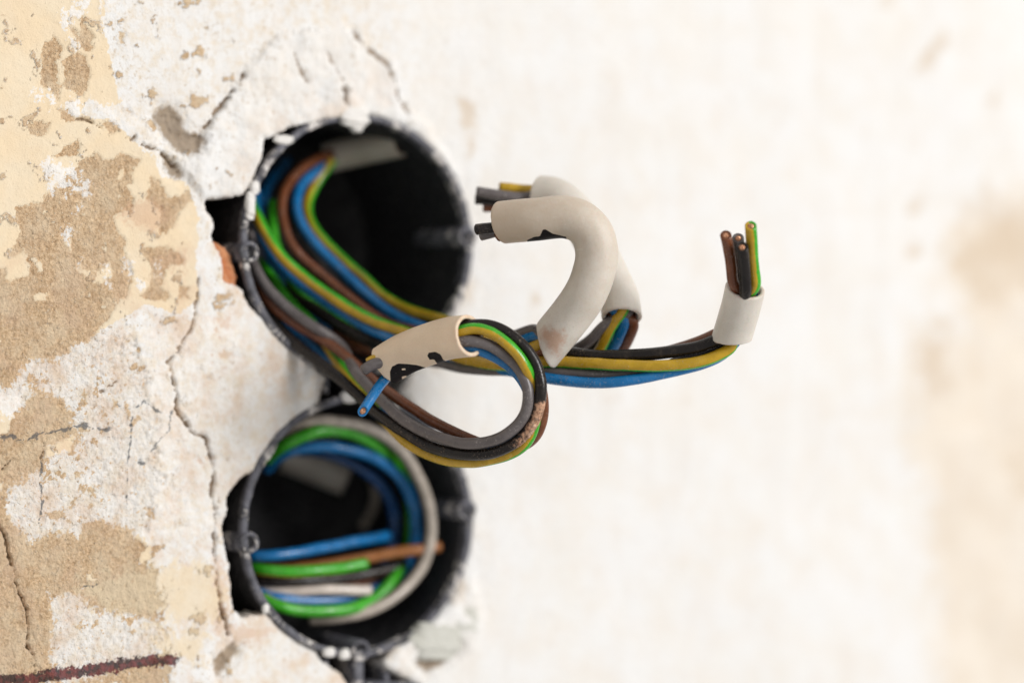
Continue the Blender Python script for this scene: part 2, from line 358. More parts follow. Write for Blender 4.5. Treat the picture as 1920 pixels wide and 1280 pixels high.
polys = {
 'cream': [
  [(-400, -60), (190, -60), (196, 60), (215, 130), (228, 195), (200, 205), (165, 180), (150, 215), (205, 225), (250, 262), (290, 290), (300, 330), (345, 340), (372, 400), (366, 500), (372, 560), (330, 590), (270, 570), (240, 590), (190, 620), (150, 650), (60, 690), (30, 760), (15, 830), (-400, 900)],
  [(85, 838), (145, 812), (135, 845), (84, 862)], [(0, 870), (14, 872), (8, 915), (0, 925)], [(-300, 1060), (30, 1080), (26, 1130), (-300, 1140)],
  [(-200, 1170), (22, 1180), (24, 1230), (-200, 1240)], [(170, 1060), (190, 1065), (185, 1090), (165, 1085)], [(250, 1000), (285, 995), (285, 1050), (262, 1060)]],
 'tint': [[(150, 1090), (280, 1060), (345, 1045), (410, 1070), (420, 1120), (400, 1160), (330, 1170), (300, 1150), (210, 1145), (160, 1130)], [(280, 1180), (390, 1180), (380, 1240), (300, 1230)]],
 'tan': [
  [(82, 82), (105, 70), (120, 95), (108, 118), (112, 150), (104, 168), (85, 165), (78, 140), (80, 110)],
  [(124, 38), (140, 50), (150, 68), (148, 40), (155, 32), (162, 52), (178, 66), (172, 95), (160, 96), (150, 80), (138, 62)],
  [(120, 116), (148, 98), (164, 104), (167, 130), (164, 172), (155, 182), (140, 172), (122, 165), (118, 140)],
  [(100, 150), (122, 160), (108, 188), (96, 170)],
  [(52, 230), (70, 226), (97, 228), (90, 246), (78, 258), (58, 252)],
  [(100, 292), (120, 275), (146, 258), (152, 275), (145, 295)], [(110, 205), (130, 205), (150, 228), (120, 225)],
  [(190, 228), (215, 228), (225, 245), (205, 250)],
  [(-400, 545), (-60, 520), (22, 500), (20, 470), (38, 430), (26, 390), (80, 380), (85, 365), (120, 335), (152, 300), (172, 292), (182, 285), (195, 300), (226, 285), (240, 290), (268, 300), (248, 322), (252, 350), (236, 348), (255, 368), (248, 392), (226, 395), (215, 410), (225, 440), (238, 452), (232, 472), (245, 500), (247, 530), (236, 556), (220, 570), (200, 600), (170, 640), (120, 665), (70, 690), (30, 740), (-400, 800)],
  [(262, 466), (275, 460), (292, 462), (320, 470), (346, 485), (338, 497), (318, 498), (310, 512), (300, 540), (320, 555), (312, 566), (285, 562), (260, 556), (282, 540), (283, 500), (270, 480)],
  [(335, 535), (355, 540), (352, 560), (336, 556)],
  [(282, 335), (300, 340), (325, 372), (350, 360), (362, 375), (335, 400), (330, 420), (315, 440), (300, 440), (300, 400), (275, 375)],
  [(40, 800), (58, 755), (75, 738), (100, 745), (122, 752), (128, 775), (142, 798), (120, 812), (88, 815), (82, 848), (50, 862), (38, 882), (8, 905), (-30, 905), (-20, 830)],
  [(-400, 1000), (0, 985), (20, 1026), (45, 1030), (80, 1002), (112, 1000), (150, 985), (185, 980), (205, 990), (240, 998), (276, 1024), (262, 1050), (232, 1076), (180, 1082), (165, 1070), (136, 1108), (125, 1128), (95, 1112), (82, 1082), (55, 1120), (80, 1190), (70, 1235), (40, 1255), (-60, 1265), (-400, 1280)],
  [(150, 662), (165, 670), (190, 672), (180, 682), (160, 680)], [(215, 695), (228, 700), (205, 722), (195, 728)],
  [(228, 215), (242, 205), (250, 214), (236, 222)], [(222, 60), (236, 62), (234, 80), (224, 82)], [(205, 120), (212, 124), (208, 136)]],
 'under': [[(-400, 700), (60, 650), (180, 630), (262, 650), (290, 760), (300, 900), (270, 1000), (300, 1100), (310, 1290), (-400, 1290)]],
 'cream_on_tan': [
  [(140, 497), (175, 510), (208, 492), (213, 515), (195, 530), (165, 528)], [(64, 492), (80, 490), (82, 508), (68, 512)], [(60, 558), (86, 545), (84, 562), (64, 568)],
  [(222, 322), (236, 318), (232, 336), (220, 336)], [(106, 112), (120, 112), (124, 150), (112, 150)], [(15, 480), (50, 470), (55, 520), (10, 525)], [(120, 455), (140, 450), (130, 470)]],
 'white': [
  [(68, 310), (82, 300), (110, 297), (125, 310), (150, 320), (176, 340), (174, 362), (158, 372), (140, 362), (120, 368), (108, 350), (96, 375), (86, 362), (84, 335)],
  [(118, 440), (128, 425), (142, 418), (146, 440), (135, 455), (136, 462), (126, 458)], [(142, 385), (160, 380), (152, 405), (142, 400)],
  [(108, 42), (112, 22), (130, 5), (132, -30), (172, -30), (170, 12), (160, 30), (150, 42), (134, 36), (126, 60), (112, 56)],
  [(130, 64), (142, 68), (154, 86), (148, 98), (132, 98), (128, 80)], [(188, -20), (206, -10), (200, 50), (196, 70), (188, 40)],
  [(60, 170), (78, 158), (98, 166), (106, 190), (98, 212), (92, 192), (64, 198)], [(112, 188), (128, 178), (148, 182), (152, 205), (148, 228), (136, 215), (118, 205)],
  [(165, 172), (178, 186), (200, 200), (238, 206), (270, 222), (300, 250), (306, 290), (298, 302), (280, 298), (268, 282), (262, 262), (240, 238), (205, 226), (180, 205)],
  [(195, 490), (205, 500), (212, 545), (200, 548)], [(145, 482), (158, 486), (156, 500), (146, 496)],
  [(230, 478), (248, 490), (244, 530), (234, 520)], [(292, 488), (302, 492), (304, 515), (294, 518)], [(250, 520), (275, 525), (270, 548), (250, 545)],
  [(-40, 735), (30, 712), (52, 672), (100, 672), (150, 640), (215, 618), (260, 600), (320, 620), (380, 590), (480, 640), (520, 800), (460, 870), (410, 900), (402, 1010), (340, 1010), (290, 1000), (285, 1030), (240, 990), (210, 985), (190, 975), (165, 985), (150, 1010), (105, 1000), (60, 1020), (12, 970), (8, 930), (30, 900), (60, 885), (85, 868), (118, 838), (140, 850), (150, 812), (132, 778), (120, 745), (95, 742), (70, 730), (40, 775), (15, 790)],
  [(85, 1112), (110, 1118), (150, 1105), (165, 1130), (260, 1150), (320, 1180), (300, 1240), (180, 1275), (120, 1290), (90, 1240), (100, 1180)]],
 'smudge': [
  [(1705, 140), (1730, 100), (1768, 55), (1778, 75), (1748, 115), (1712, 150)], [(1700, 385), (1730, 378), (1728, 402), (1704, 404)], [(1702, 460), (1728, 452), (1726, 485), (1704, 485)],
  [(870, 260), (885, 250), (890, 290), (875, 300)], [(995, 545), (1012, 535), (1008, 575), (994, 572)], [(880, 540), (895, 520), (892, 580), (878, 590)],
  [(860, 500), (882, 470), (886, 560), (866, 590)], [(1640, 0), (1670, 0), (1660, 20), (1640, 15)], [(1840, 180), (1870, 170), (1870, 205), (1850, 210)],
  [(860, 190), (885, 185), (900, 250), (870, 240)], [(855, 1085), (872, 1095), (868, 1135), (852, 1130)],
  ],
 'smudge2': [[(1800, 400), (1830, 385), (1880, 362), (1990, 370), (2100, 400), (2100, 540), (1930, 560), (1870, 600), (1830, 575), (1790, 500)], [(1880, 820), (1960, 800), (1980, 900), (1890, 920)], [(1730, 620), (1800, 600), (1780, 720), (1730, 740)]],
 'peach': [
  [(1790, 380), (1900, 360), (2300, 360), (2300, 1600), (1760, 1600), (1745, 1280), (1760, 1100), (1720, 1000), (1725, 900), (1700, 740), (1705, 610), (1790, 600), (1780, 480)]],
 'grime_and_shade': [
  [(285, 218), (298, 205), (322, 198), (345, 222), (352, 245), (378, 250), (386, 268), (370, 285), (350, 284), (330, 282), (312, 262), (300, 240)],
  [(306, 292), (322, 296), (342, 322), (338, 338), (322, 330), (312, 312)], [(398, 1240), (418, 1215), (440, 1200), (448, 1225), (425, 1250), (408, 1268)],
  [(780, 1240), (815, 1230), (850, 1205), (862, 1212), (835, 1245), (800, 1262)]],  # this crescent is the shadow beneath the plaster bulge, painted brown
 'rust': [
  [(225, 395), (245, 375), (280, 372), (318, 385), (325, 420), (300, 430), (262, 435), (240, 425)], [(340, 600), (430, 590), (440, 690), (360, 690)], [(385, 800), (400, 860), (395, 960), (372, 930), (365, 880)],
  [(400, 1040), (425, 1050), (430, 1160), (410, 1200), (390, 1150)], [(280, 480), (350, 470), (348, 500), (290, 505)], [(420, 1170), (520, 1175), (500, 1200), (430, 1210)]],
}
lines = {   # polyline, half width in mm, depth in mm
 'crack': [
  ([(455, 140), (445, 160), (428, 178), (410, 205), (395, 228), (384, 240)], 0.42, 2.0), ([(660, 60), (690, 95), (722, 118), (738, 150), (745, 185), (762, 212)], 0.75, 1.4), 
  ([(642, 168), (646, 180), (648, 196)], 0.55, 2.5), ([(610, 100), (628, 135), (640, 152)], 0.38, .5), ([(545, 100), (560, 130), (572, 155)], 0.38, .5),
  ([(148, 222), (160, 224), (175, 228), (190, 240)], 0.36, 1.4), ([(236, 258), (246, 262), (252, 256)], 0.36, 1.4), ([(268, 270), (285, 280), (300, 282), (318, 300), (335, 325)], 0.35, 1.4),
  ([(312, 680), (322, 700), (332, 730), (330, 765), (345, 790), (362, 812), (390, 822), (396, 850), (402, 885), (396, 925), (404, 960), (400, 1000), (404, 1050), (408, 1090), (412, 1130), (424, 1165), (428, 1190)], 0.40, 1.8),
  ([(372, 520), (368, 560), (356, 620), (330, 660), (312, 680)], 0.4, 1.0), ([(0, 984), (10, 1000), (20, 1036), (28, 1070), (36, 1108), (52, 1140), (54, 1180), (52, 1205), (64, 1225), (66, 1262)], 0.30, 1.5),
  ([(24, 862), (12, 876), (6, 880)], 0.25, 1.0), ([(88, 828), (80, 850), (80, 860)], .25, .8), ([(220, 715), (200, 728), (190, 735)], .3, .6)],
 'pencil': [
  ([(-20, 826), (20, 818), (48, 825), (80, 812), (110, 808), (150, 798), (170, 800), (190, 806), (212, 806)], 0.55, 0.0), ([(79, 865), (78, 900), (80, 945), (76, 982)], 0.36, 0.0), ([(248, 780), (244, 830), (242, 870), (240, 920), (238, 960)], 0.34, 0),
  ([(222, 760), (250, 768), (272, 752), (300, 772)], 0.34, 0), ([(262, 868), (272, 872)], 0.75, 0), ([(320, 770), (318, 805), (300, 828), (284, 845)], .34, 0), ([(160, 1100), (185, 1095)], .6, 0)],
 'crayon': [([(-30, 1276), (60, 1272), (120, 1262), (180, 1254), (250, 1243), (324, 1236)], 1.35, 0.0)],
}
def build_wall():
    def axis(parts):
        r = []
        for a, b, st in parts:
            r.append(np.linspace(a, b, max(1, int(round((b - a) / st))), endpoint=False))
        return np.concatenate(r + [[parts[-1][1]]])
    ug = axis([(-700, -220, 20), (-220, -128, 2.5), (-128, 42, 0.30), (42, 110, 0.8), (110, 300, 1.6), (300, 420, 6), (420, 1100, 30)])
    vg = axis([(-700, -160, 20), (-160, -106, 3), (-106, 106, 0.33), (106, 160, 3), (160, 700, 20)])
    X, Y = np.meshgrid(ug, vg)
    x, y = X.ravel(), Y.ravel()
    wx = x + 1.3 * fbm(x, y, 5.0, 5, 1, 0.6) + 0.9 * fbm(x, y, 1.3, 3, 5, 0.6)
    wy = y + 1.3 * fbm(x, y, 5.0, 5, 11, 0.6) + 0.9 * fbm(x, y, 1.3, 3, 15, 0.6)
    A = {}
    def layer(key, soft, warp=1.0):
        f = np.full(x.shape, -9.0)
        for p in polys[key]:
            q = np.array(U(p)); lo = q.min(0) - 6; hi = q.max(0) + 6
            s = np.where((x > lo[0]) & (x < hi[0]) & (y > lo[1]) & (y < hi[1]))[0]
            if len(s): f[s] = np.maximum(f[s], sdf(x[s] + (wx[s] - x[s]) * warp, y[s] + (wy[s] - y[s]) * warp, q))
        return np.clip(0.5 + f / (2 * soft), 0, 1)
    def stroke(key, warp=0.6):
        f = np.zeros(x.shape); dep = np.zeros(x.shape)
        for p, hw, d in lines[key]:
            q = np.array(U(p)); lo = q.min(0) - 6; hi = q.max(0) + 6
            s = np.where((x > lo[0]) & (x < hi[0]) & (y > lo[1]) & (y < hi[1]))[0]
            if not len(s): continue
            dist = -sdf(x[s] + (wx[s] - x[s]) * warp, y[s] + (wy[s] - y[s]) * warp, q, False)
            hwn = hw * (0.62 + 1.7 * fbm(x[s], y[s], 2.6, 3, 31) + 0.5 * fbm(x[s], y[s], 9.0, 2, 33))
            if key == 'crayon': hwn = hw * (0.85 + 0.35 * fbm(x[s], y[s], 2.0, 3, 35))
            hwn = np.maximum(hwn, 0.05)
            f[s] = np.maximum(f[s], np.clip(1 - 0.5 * dist / hwn, 0, 1))
            dep[s] = np.maximum(dep[s], d * np.exp(-(dist / (hwn * 1.3)) ** 2))
        return f, dep
    tan = layer('tan', 0.8); cot = np.maximum(layer('cream_on_tan', 0.6), sstep(0.33, 0.42, fbm(x, y, 4.5, 5, 47, 0.68)))
    white = 0.80 * layer('white', 1.5, 1.6)
    under = layer('under', 3.0, 4.0)                       # render that lies under the thin lime coat
    tan = np.maximum(np.minimum(tan, 1 - cot), sstep(0.35, 0.65, under))
    # flecks where the paint has flaked, and gaps in the lime
    fl = fbm(x, y, 6.0, 5, 41, 0.65)
    white_big = layer('white', 2.5)
    wh_n = fbm(x, y, 3.2, 5, 51, 0.7)
    white = np.clip(white - 0.9 * sstep(0.05, 0.35, wh_n) * sstep(-0.15, 0.25, fbm(x, y, 14, 3, 57)) - 0.25 * sstep(0.15, 0.4, fbm(x, y, 1.1, 2, 58)), 0, 1)
    cream = np.maximum(layer('cream', 0.5), 0)
    cream = np.clip(cream - sstep(0.26, 0.34, fl), 0, 1)
    tan = np.minimum(tan, 1 - layer('cream', 0.5) * (layer('tan', 0.5) < 0.5))
    gritty = sstep(0.24, 0.34, fl) * (x < -35)
    crack, cdep = stroke('crack'); pencil, _ = stroke('pencil'); crayon, _ = stroke('crayon', 0.4)
    tint = layer('tint', 4.0, 3.0); grime_and_shade = layer('grime_and_shade', 1.2); rust = layer('rust', 2.0, 2.0); smudge = np.maximum(layer('smudge', 3.0, 2.0), 0.9 * layer('smudge2', 14.0, 5.0)); peach = layer('peach', 12.0, 6.0)
    rr = np.minimum(np.hypot(x, y - BOX_V[0]), np.hypot(x, y - BOX_V[1]))
    # relief in mm
    h = 0.9 * fbm(x, y, 55, 3, 61) + 0.35 * fbm(x, y, 16, 3, 62) * sstep(60, 20, x) + 0.10 * fbm(x, y, 2.6, 3, 63)
    h -= (0.50 + 0.12 * fbm(x, y, 4, 2, 65)) * sstep(0.2, 0.8, tan)
    h += sstep(0.2, 0.8, tan) * (0.26 * fbm(x, y, 1.0, 2, 66) + 0.16 * fbm(x * 1.0, y * 0.35, 1.6, 3, 69) - 0.35 * sstep(0.25, 0.5, fbm(x, y, 1.7, 2, 64)))
    h += white * (0.22 + 0.24 * fbm(x, y, 1.5, 3, 67))
    h -= cdep
    h -= 1.0 * layer('grime_and_shade', 2.2) * (1.6 + 1.2 * fbm(x, y, 3.0, 3, 68))
    # smeared filling plaster round the upper box and at the lower right of the lower one
    col1 = sdf(wx, wy, U([(384, 372), (360, 345), (330, 300), (378, 285), (388, 240), (452, 140), (520, 70), (640, 50), (735, 120), (750, 200), (800, 235), (860, 330), (700, 330), (500, 400)]))
    h += sstep(-1.6, 1.2, col1) * (1.2 + 1.2 * fbm(x, y, 10, 3, 71, 0.42) + 0.28 * fbm(x, y, 3, 3, 72))
    col2 = sdf(wx, wy, U([(880, 1080), (905, 1160), (880, 1215), (800, 1225), (735, 1285), (700, 1230), (780, 1170), (840, 1120)]))
    h += sstep(-2.5, 2.5, col2) * (1.6 + 1.0 * fbm(x, y, 7, 3, 73))
    near = sstep(46, 33, rr) * (x > -26)
    h += near * 0.35 * fbm(x, y, 5, 3, 74)
    h *= sstep(500, 250, np.abs(x))
    hp = np.array(hole)
    hsd = np.full(x.shape, -99.0)
    s = np.where((np.abs(x) < 60) & (np.abs(y) < 135))[0]
    hsd[s] = sdf(x[s] + 0.5 * fbm(x[s], y[s], 2.5, 3, 81), y[s] + 0.5 * fbm(x[s], y[s], 2.5, 3, 82), hp)
    h -= 0.7 * np.exp(-(np.maximum(-hsd, 0) / 0.6) ** 2)                       # crumbled edge
    kill = hsd > 0
    ny, nx = X.shape
    idx = np.arange(nx * ny).reshape(ny, nx)
    Q = np.stack([idx[:-1, :-1], idx[:-1, 1:], idx[1:, 1:], idx[1:, :-1]], -1).reshape(-1, 4)
    Q = Q[kill[Q].sum(1) < 2]
    V = np.stack([x, -h, y], 1)
    # snap the cut edge on to the outline of the hole
    e = np.concatenate([Q[:, [0, 1]], Q[:, [1, 2]], Q[:, [2, 3]], Q[:, [3, 0]]])
    key = np.sort(e, 1); key = key[:, 0].astype(np.int64) * (nx * ny) + key[:, 1]
    _, first, cnt = np.unique(key, return_index=True, return_counts=True)
    be = e[first[cnt == 1]]
    mid = V[be].mean(1)
    be = be[(np.abs(mid[:, 0]) < 70) & (np.abs(mid[:, 2]) < 140)]
    bv = np.unique(be)
    # inner skirt: the broken edge of the plaster layer
    rings = [bv]; VV = [V]; off = len(V)
    ao = {}
    prev = {int(v): int(v) for v in bv}
    quads = []
    gx = hp.mean(0)
    for k, (dn, push) in enumerate(((-1.2, -0.15), (-4.5, -0.6), (-10, -0.2))):
        P = V[bv].copy()
        P[:, 1] = -(dn + 0.6 * fbm(P[:, 0] * 1.0, P[:, 2], 2.0, 2, 90 + k))
        P[:, 0] += 0.5 * fbm(P[:, 0], P[:, 2], 1.7, 2, 94 + k); P[:, 2] += 0.5 * fbm(P[:, 0], P[:, 2], 1.7, 2, 97 + k)
        cur = {int(v): off + i for i, v in enumerate(bv)}
        quads += [(prev[int(b)], prev[int(a)], cur[int(a)], cur[int(b)]) for a, b in be]
        VV.append(P); off += len(bv); prev = cur
    V = np.concatenate(VV)
    rep = lambda a, val=None: np.concatenate([a] + [a[bv] if val is None else np.full(len(bv), val)] * 3)
    speck = sstep(60, -30, x) * 1.0 + 0.05
    stain = sstep(20, -30, x) * sstep(-120, -95, x) * sstep(42, 20, y) * 0.9 + 0.12 + 0.55 * sstep(50, 34, rr) * (x < 12)
    at = dict(cream=rep(cream), tan=np.maximum(rep(tan), np.concatenate([gritty * 0.8, np.zeros(3 * len(bv))])), white=rep(white), rust=rep(rust), crack=rep(crack), pencil=rep(pencil, 0.0), crayon=rep(crayon, 0.0), tint=rep(tint), peach=rep(peach),
              smudge=rep(smudge), grime_and_shade=rep(grime_and_shade), speck=rep(speck), stain=np.clip(rep(stain), 0, 1), mottle=rep(sstep(34, -8, x) * (1 - 0.75 * sstep(-1.0, 1.0, col1)) * (1 - 0.8 * cream)))
    at['grit'] = at['tan'] * (1 - 0.7 * at['white'])
    used = np.zeros(len(V), bool)
    FQ = np.concatenate([Q, np.array(quads, np.int64)])
    used[FQ.ravel()] = True
    remap = np.cumsum(used) - 1
    o = mesh_obj('wall', V[used], remap[FQ], WALL, attrs={k: a[used] for k, a in at.items()})
    o['kind'] = 'structure'; o['label'] = 'old cream and white plaster wall flaking down to sandy render'
    return o
wall = build_wall()

def lump(name, center, size, mat, parent, seed, sub=4, flat=None, amp=0.25):
    import bmesh
    bm = bmesh.new(); bmesh.ops.create_icosphere(bm, subdivisions=sub, radius=1.0)
    V = np.array([v.co[:] for v in bm.verts]); F = np.array([[v.index for v in f.verts] for f in bm.faces]); bm.free()
    r = 1 + amp * (fbm(V[:, 0] + 3.1 * V[:, 2], V[:, 1] - 2.3 * V[:, 2], 0.9, 4, seed) * 2)
    V = V * r[:, None]
    V = np.sign(V) * np.abs(V) ** 0.75
    V = V * np.array(size) + np.asarray(center)
    return mesh_obj(name, V, F, mat, parent)
# recess cut into the masonry behind the plaster
def recess():
    us, vs = np.linspace(-52, 50, 52), np.linspace(-125, 84, 104)
    X, Y = np.meshgrid(us, vs); x, y = X.ravel(), Y.ravel()
    edge = np.minimum(np.minimum(x + 52, 50 - x), np.minimum(y + 125, 84 - y))
    dep = -3.0 - 62 * sstep(0, 9, edge) + 2.0 * fbm(x, y, 8, 3, 5)
    nx, ny = len(us), len(vs)
    idx = np.arange(nx * ny).reshape(ny, nx)
    Q = np.stack([idx[:-1, :-1], idx[:-1, 1:], idx[1:, 1:], idx[1:, :-1]], -1).reshape(-1, 4)
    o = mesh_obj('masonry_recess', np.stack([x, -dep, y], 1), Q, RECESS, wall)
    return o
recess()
p = N(433, 505, -3.5)
def brick_piece():
    outline = np.array(U([(404, 452), (420, 456), (432, 468), (442, 480), (446, 505), (452, 520), (448, 545), (425, 540), (408, 520), (400, 480)]))
    c = outline.mean(0)
    V, F = [], []
    n = len(outline)
    rings = [(-14, 1.05), (-4.5, 1.05), (-2.4, 0.96), (-1.9, 0.7), (-2.2, 0.35)]
    res = 6
    dense = np.concatenate([outline[i] + (outline[(i + 1) % n] - outline[i]) * np.linspace(0, 1, res, endpoint=False)[:, None] for i in range(n)])
    m = len(dense)
    for dn, sc in rings:
        q = c + (dense - c) * sc
        q = q + 0.45 * np.stack([fbm(q[:, 0], q[:, 1], 1.5, 3, 3), fbm(q[:, 0], q[:, 1], 1.5, 3, 4)], 1)
        V.append(np.stack([q[:, 0], -(dn + 1.1 * fbm(q[:, 0], q[:, 1], 2.0, 3, 9)), q[:, 1]], 1))
    V = np.concatenate(V + [np.array([[c[0], 2.0, c[1]]])])
    for k in range(len(rings) - 1):
        for i in range(m):
            F.append((k * m + i, k * m + (i + 1) % m, (k + 1) * m + (i + 1) % m, (k + 1) * m + i))
    T = [((len(rings) - 1) * m + i, (len(rings) - 1) * m + (i + 1) % m, len(V) - 1) for i in range(m)]
    o = mesh_obj('brick', V, [np.array(F), np.array(T)], BRICK, wall)
    o['label'] = 'broken orange brick showing in the gap beside the upper box'
brick_piece()
m = Mat('filler_plaster')
m.bump(m.noise(1.2, 5, 0.7), 0.4)
LUMP = m.done(m.mix(m.ramp(m.noise(2, 5, 0.7), 0.35, 0.65), (0.78, 0.745, 0.70), (0.82, 0.79, 0.75)), 0.9)
m = Mat('greyish_filler')
m.bump(m.noise(2.0, 5, 0.7), 0.6)
LUMP2 = m.done(m.mix(m.noise(4, 4), (0.50, 0.49, 0.42), (0.66, 0.65, 0.60)), 0.9)
q = N(664, 219, 0.8); lump('plaster_lump', q, (3.9, 1.5, 2.6), LUMP, wall, 5, amp=0.3)
q = N(668, 236, 0.6); lump('plaster_lump', q, (1.7, 1.2, 1.8), LUMP, wall, 6, amp=0.3)
q = N(770, 228, 0.6); lump('plaster_lump', q, (1.6, 0.8, 1.3), LUMP, wall, 7, amp=0.3)
q = N(815, 1200, 0.2); lump('plaster_lump', q, (7.5, 2.2, 5.0), LUMP2, wall, 8, amp=0.22)
q = N(866, 1165, 0.3); lump('plaster_lump', q, (4.5, 1.6, 5.0), LUMP2, wall, 9, amp=0.22)
q = N(616, 1222, 1.0); lump('plaster_lump', q, (1.7, 1.0, 1.2), LUMP, wall, 10, amp=0.25)
q = N(645, 1226, 1.0); lump('plaster_lump', q, (1.5, 1.0, 1.3), LUMP, wall, 11, amp=0.25)
q = N(469, 386, 0.7); lump('plaster_lump', q, (1.2, 0.9, 3.4), LUMP, wall, 13, amp=0.3)
q = N(477, 352, 0.7); lump('plaster_lump', q, (1.3, 0.9, 1.7), LUMP, wall, 14, amp=0.3)
q = N(532, 262, 0.6); lump('plaster_lump', q, (2.6, 0.5, 1.1), LUMP, wall, 15, amp=0.5)
q = N(498, 1140, 0.7); lump('plaster_lump', q, (0.9, 0.5, 1.1), LUMP, wall, 16, amp=0.5)
q = N(657, 743, 1.0); lump('plaster_lump', q, (2.4, 1.0, 1.6), LUMP, wall, 12, amp=0.25)
# ------------------------------------------------------------------ the two round wall boxes
def lathe(name, prof, cv, mat, parent, n=160, seed=0, rough=0.0, closed=False):
    a = np.linspace(0, 2 * np.pi, n, endpoint=False)
    V = []
    for r, nn in prof:
        rr = r + rough * fbm(np.cos(a) * 30 + nn * 2.1, np.sin(a) * 30 + seed * 9, 4.0, 4, seed + 1)
        n2 = nn + rough * 1.2 * fbm(np.cos(a) * 30 + 5 + r, np.sin(a) * 30 + seed * 9, 4.0, 4, seed + 3)
        V.append(np.stack([rr * np.cos(a), -n2, cv + rr * np.sin(a)], 1))
    k = len(prof); i = np.arange(n); j = (i + 1) % n
    F = [np.stack([q * n + i, q * n + j, ((q + 1) % k) * n + j, ((q + 1) % k) * n + i], 1) for q in range(k if closed else k - 1)]
    return mesh_obj(name, np.concatenate(V), np.concatenate(F), mat, parent)
def ring_post(name, u, v, n0, r_out, r_in, depth, mat, parent, seed):
    a = np.linspace(0, 2 * np.pi, 28, endpoint=False)
    prof = [(r_out, -depth), (r_out, n0 - 0.4), (r_out - 0.35, n0), (r_in + 0.3, n0), (r_in, n0 - 0.4), (r_in, -depth + 2), (0.02, -depth + 2)]
    V = [np.stack([u + r * np.cos(a), np.full(28, -nn) - 0.12 * np.cos(3 * a + seed), v + r * np.sin(a)], 1) for r, nn in prof]
    i = np.arange(28); j = (i + 1) % 28
    F = np.concatenate([np.stack([q * 28 + i, q * 28 + j, (q + 1) * 28 + j, (q + 1) * 28 + i], 1) for q in range(len(prof) - 1)])
    o = mesh_obj(name, np.concatenate(V), F, mat, parent)
    prof = [(r_in + 0.02, n0 - 0.6), (r_in - 0.05, n0 - 0.7), (0.02, n0 - 1.6)]
    V = [np.stack([u + r * np.cos(a), np.full(28, -nn), v + r * np.sin(a)], 1) for r, nn in prof]
    F = np.concatenate([np.stack([q * 28 + i, q * 28 + j, (q + 1) * 28 + j, (q + 1) * 28 + i], 1) for q in range(2)])
    mesh_obj('hole_shade_plug', np.concatenate(V), F, BOX, o)  # dark plug added in the bore to stand for its shade
    return o
def wall_box(cv, label, tilt, posts, seed, rim_mat):
    t = thing('wall_box', (0, 0, cv), label, 'electrical box', 'round boxes set in the wall')
    lathe('shell', [(32.6, -0.5), (32.6, -52), (30.6, -54), (0.01, -54), (0.01, -52.6), (30, -52.6), (31.4, -51), (31.4, -0.5)], cv, BOX, t, seed=seed, closed=False)
    lathe('rim', [(32.65, -1.8), (33.25, -1.5), (33.3, 0.3), (33.0, 0.65), (31.8, 0.7), (31.4, 0.4), (31.35, -2.5)], cv, rim_mat, t, n=320, seed=seed, rough=0.26)
    for k, a in enumerate(posts):
        a = math.radians(a + tilt)
        ring_post('screw_post', 31.4 * math.cos(a), cv + 31.4 * math.sin(a), 1.35, 2.75, 1.55, 22, RIM2, t, k)
    return t
box1 = wall_box(BOX_V[0], 'upper black round wall box with thick wire bundle spilling out over its rim', 4.5, (0, 180), 3, RIM)
box2 = wall_box(BOX_V[1], 'lower black round wall box with coiled wires kept inside it', 5.5, (0, 180, 264.5), 8, RIM2)
def connector(v0, v1, label):
    us = np.linspace(-9.5, 9.5, 20)
    vs = np.linspace(v0, v1, 14)
    t = thing('box_connector', (0, 0, (v0 + v1) / 2), label, 'connector', 'black connector pieces between the boxes')
    def slab(name, ua, ub, na, nb, va, vb):
        e = 0.35
        V = np.array([(a, -n_, v) for n_, s in ((na, 0), (nb - e, 0), (nb, e)) for a, v in ((ua + s, va + s), (ub - s, va + s), (ub - s, vb - s), (ua + s, vb - s))])
        F = [(4 * k + i, 4 * k + (i + 1) % 4, 4 * k + 4 + (i + 1) % 4, 4 * k + 4 + i) for k in range(2) for i in range(4)] + [(8, 9, 10, 11), (3, 2, 1, 0)]
        return mesh_obj(name, V, np.array(F), RIM2, t, smooth=False)
    slab('floor_plate', -9.5, 9.5, -24, -22.5, v0, v1)
    slab('side_web', -9.5, -8.0, -22, -0.9, v0, v1)
    slab('side_web', 8.0, 9.5, -22, -0.9, v0, v1)
    slab('middle_web', -1.3, 1.3, -22, 0.3, v0, v1)
    return t
connector(-2.2, 2.2, 'black plastic connector bridging the gap between the two round boxes')
c2 = connector(-80.0, -69.2, 'black plastic connector stub below the lower box, cut by the picture edge')
def bar():
    V = np.array([(a, -n_, v) for n_ in (-10, -0.4) for a, v in ((-1.4, -77.5), (20, -79.5), (20, -76.6), (-1.4, -74.8))])
    F = np.array([(0, 1, 5, 4), (1, 2, 6, 5), (2, 3, 7, 6), (3, 0, 4, 7), (4, 5, 6, 7), (3, 2, 1, 0)])
    mesh_obj('cross_bar', V, F, RIM2, c2, smooth=False)
bar()
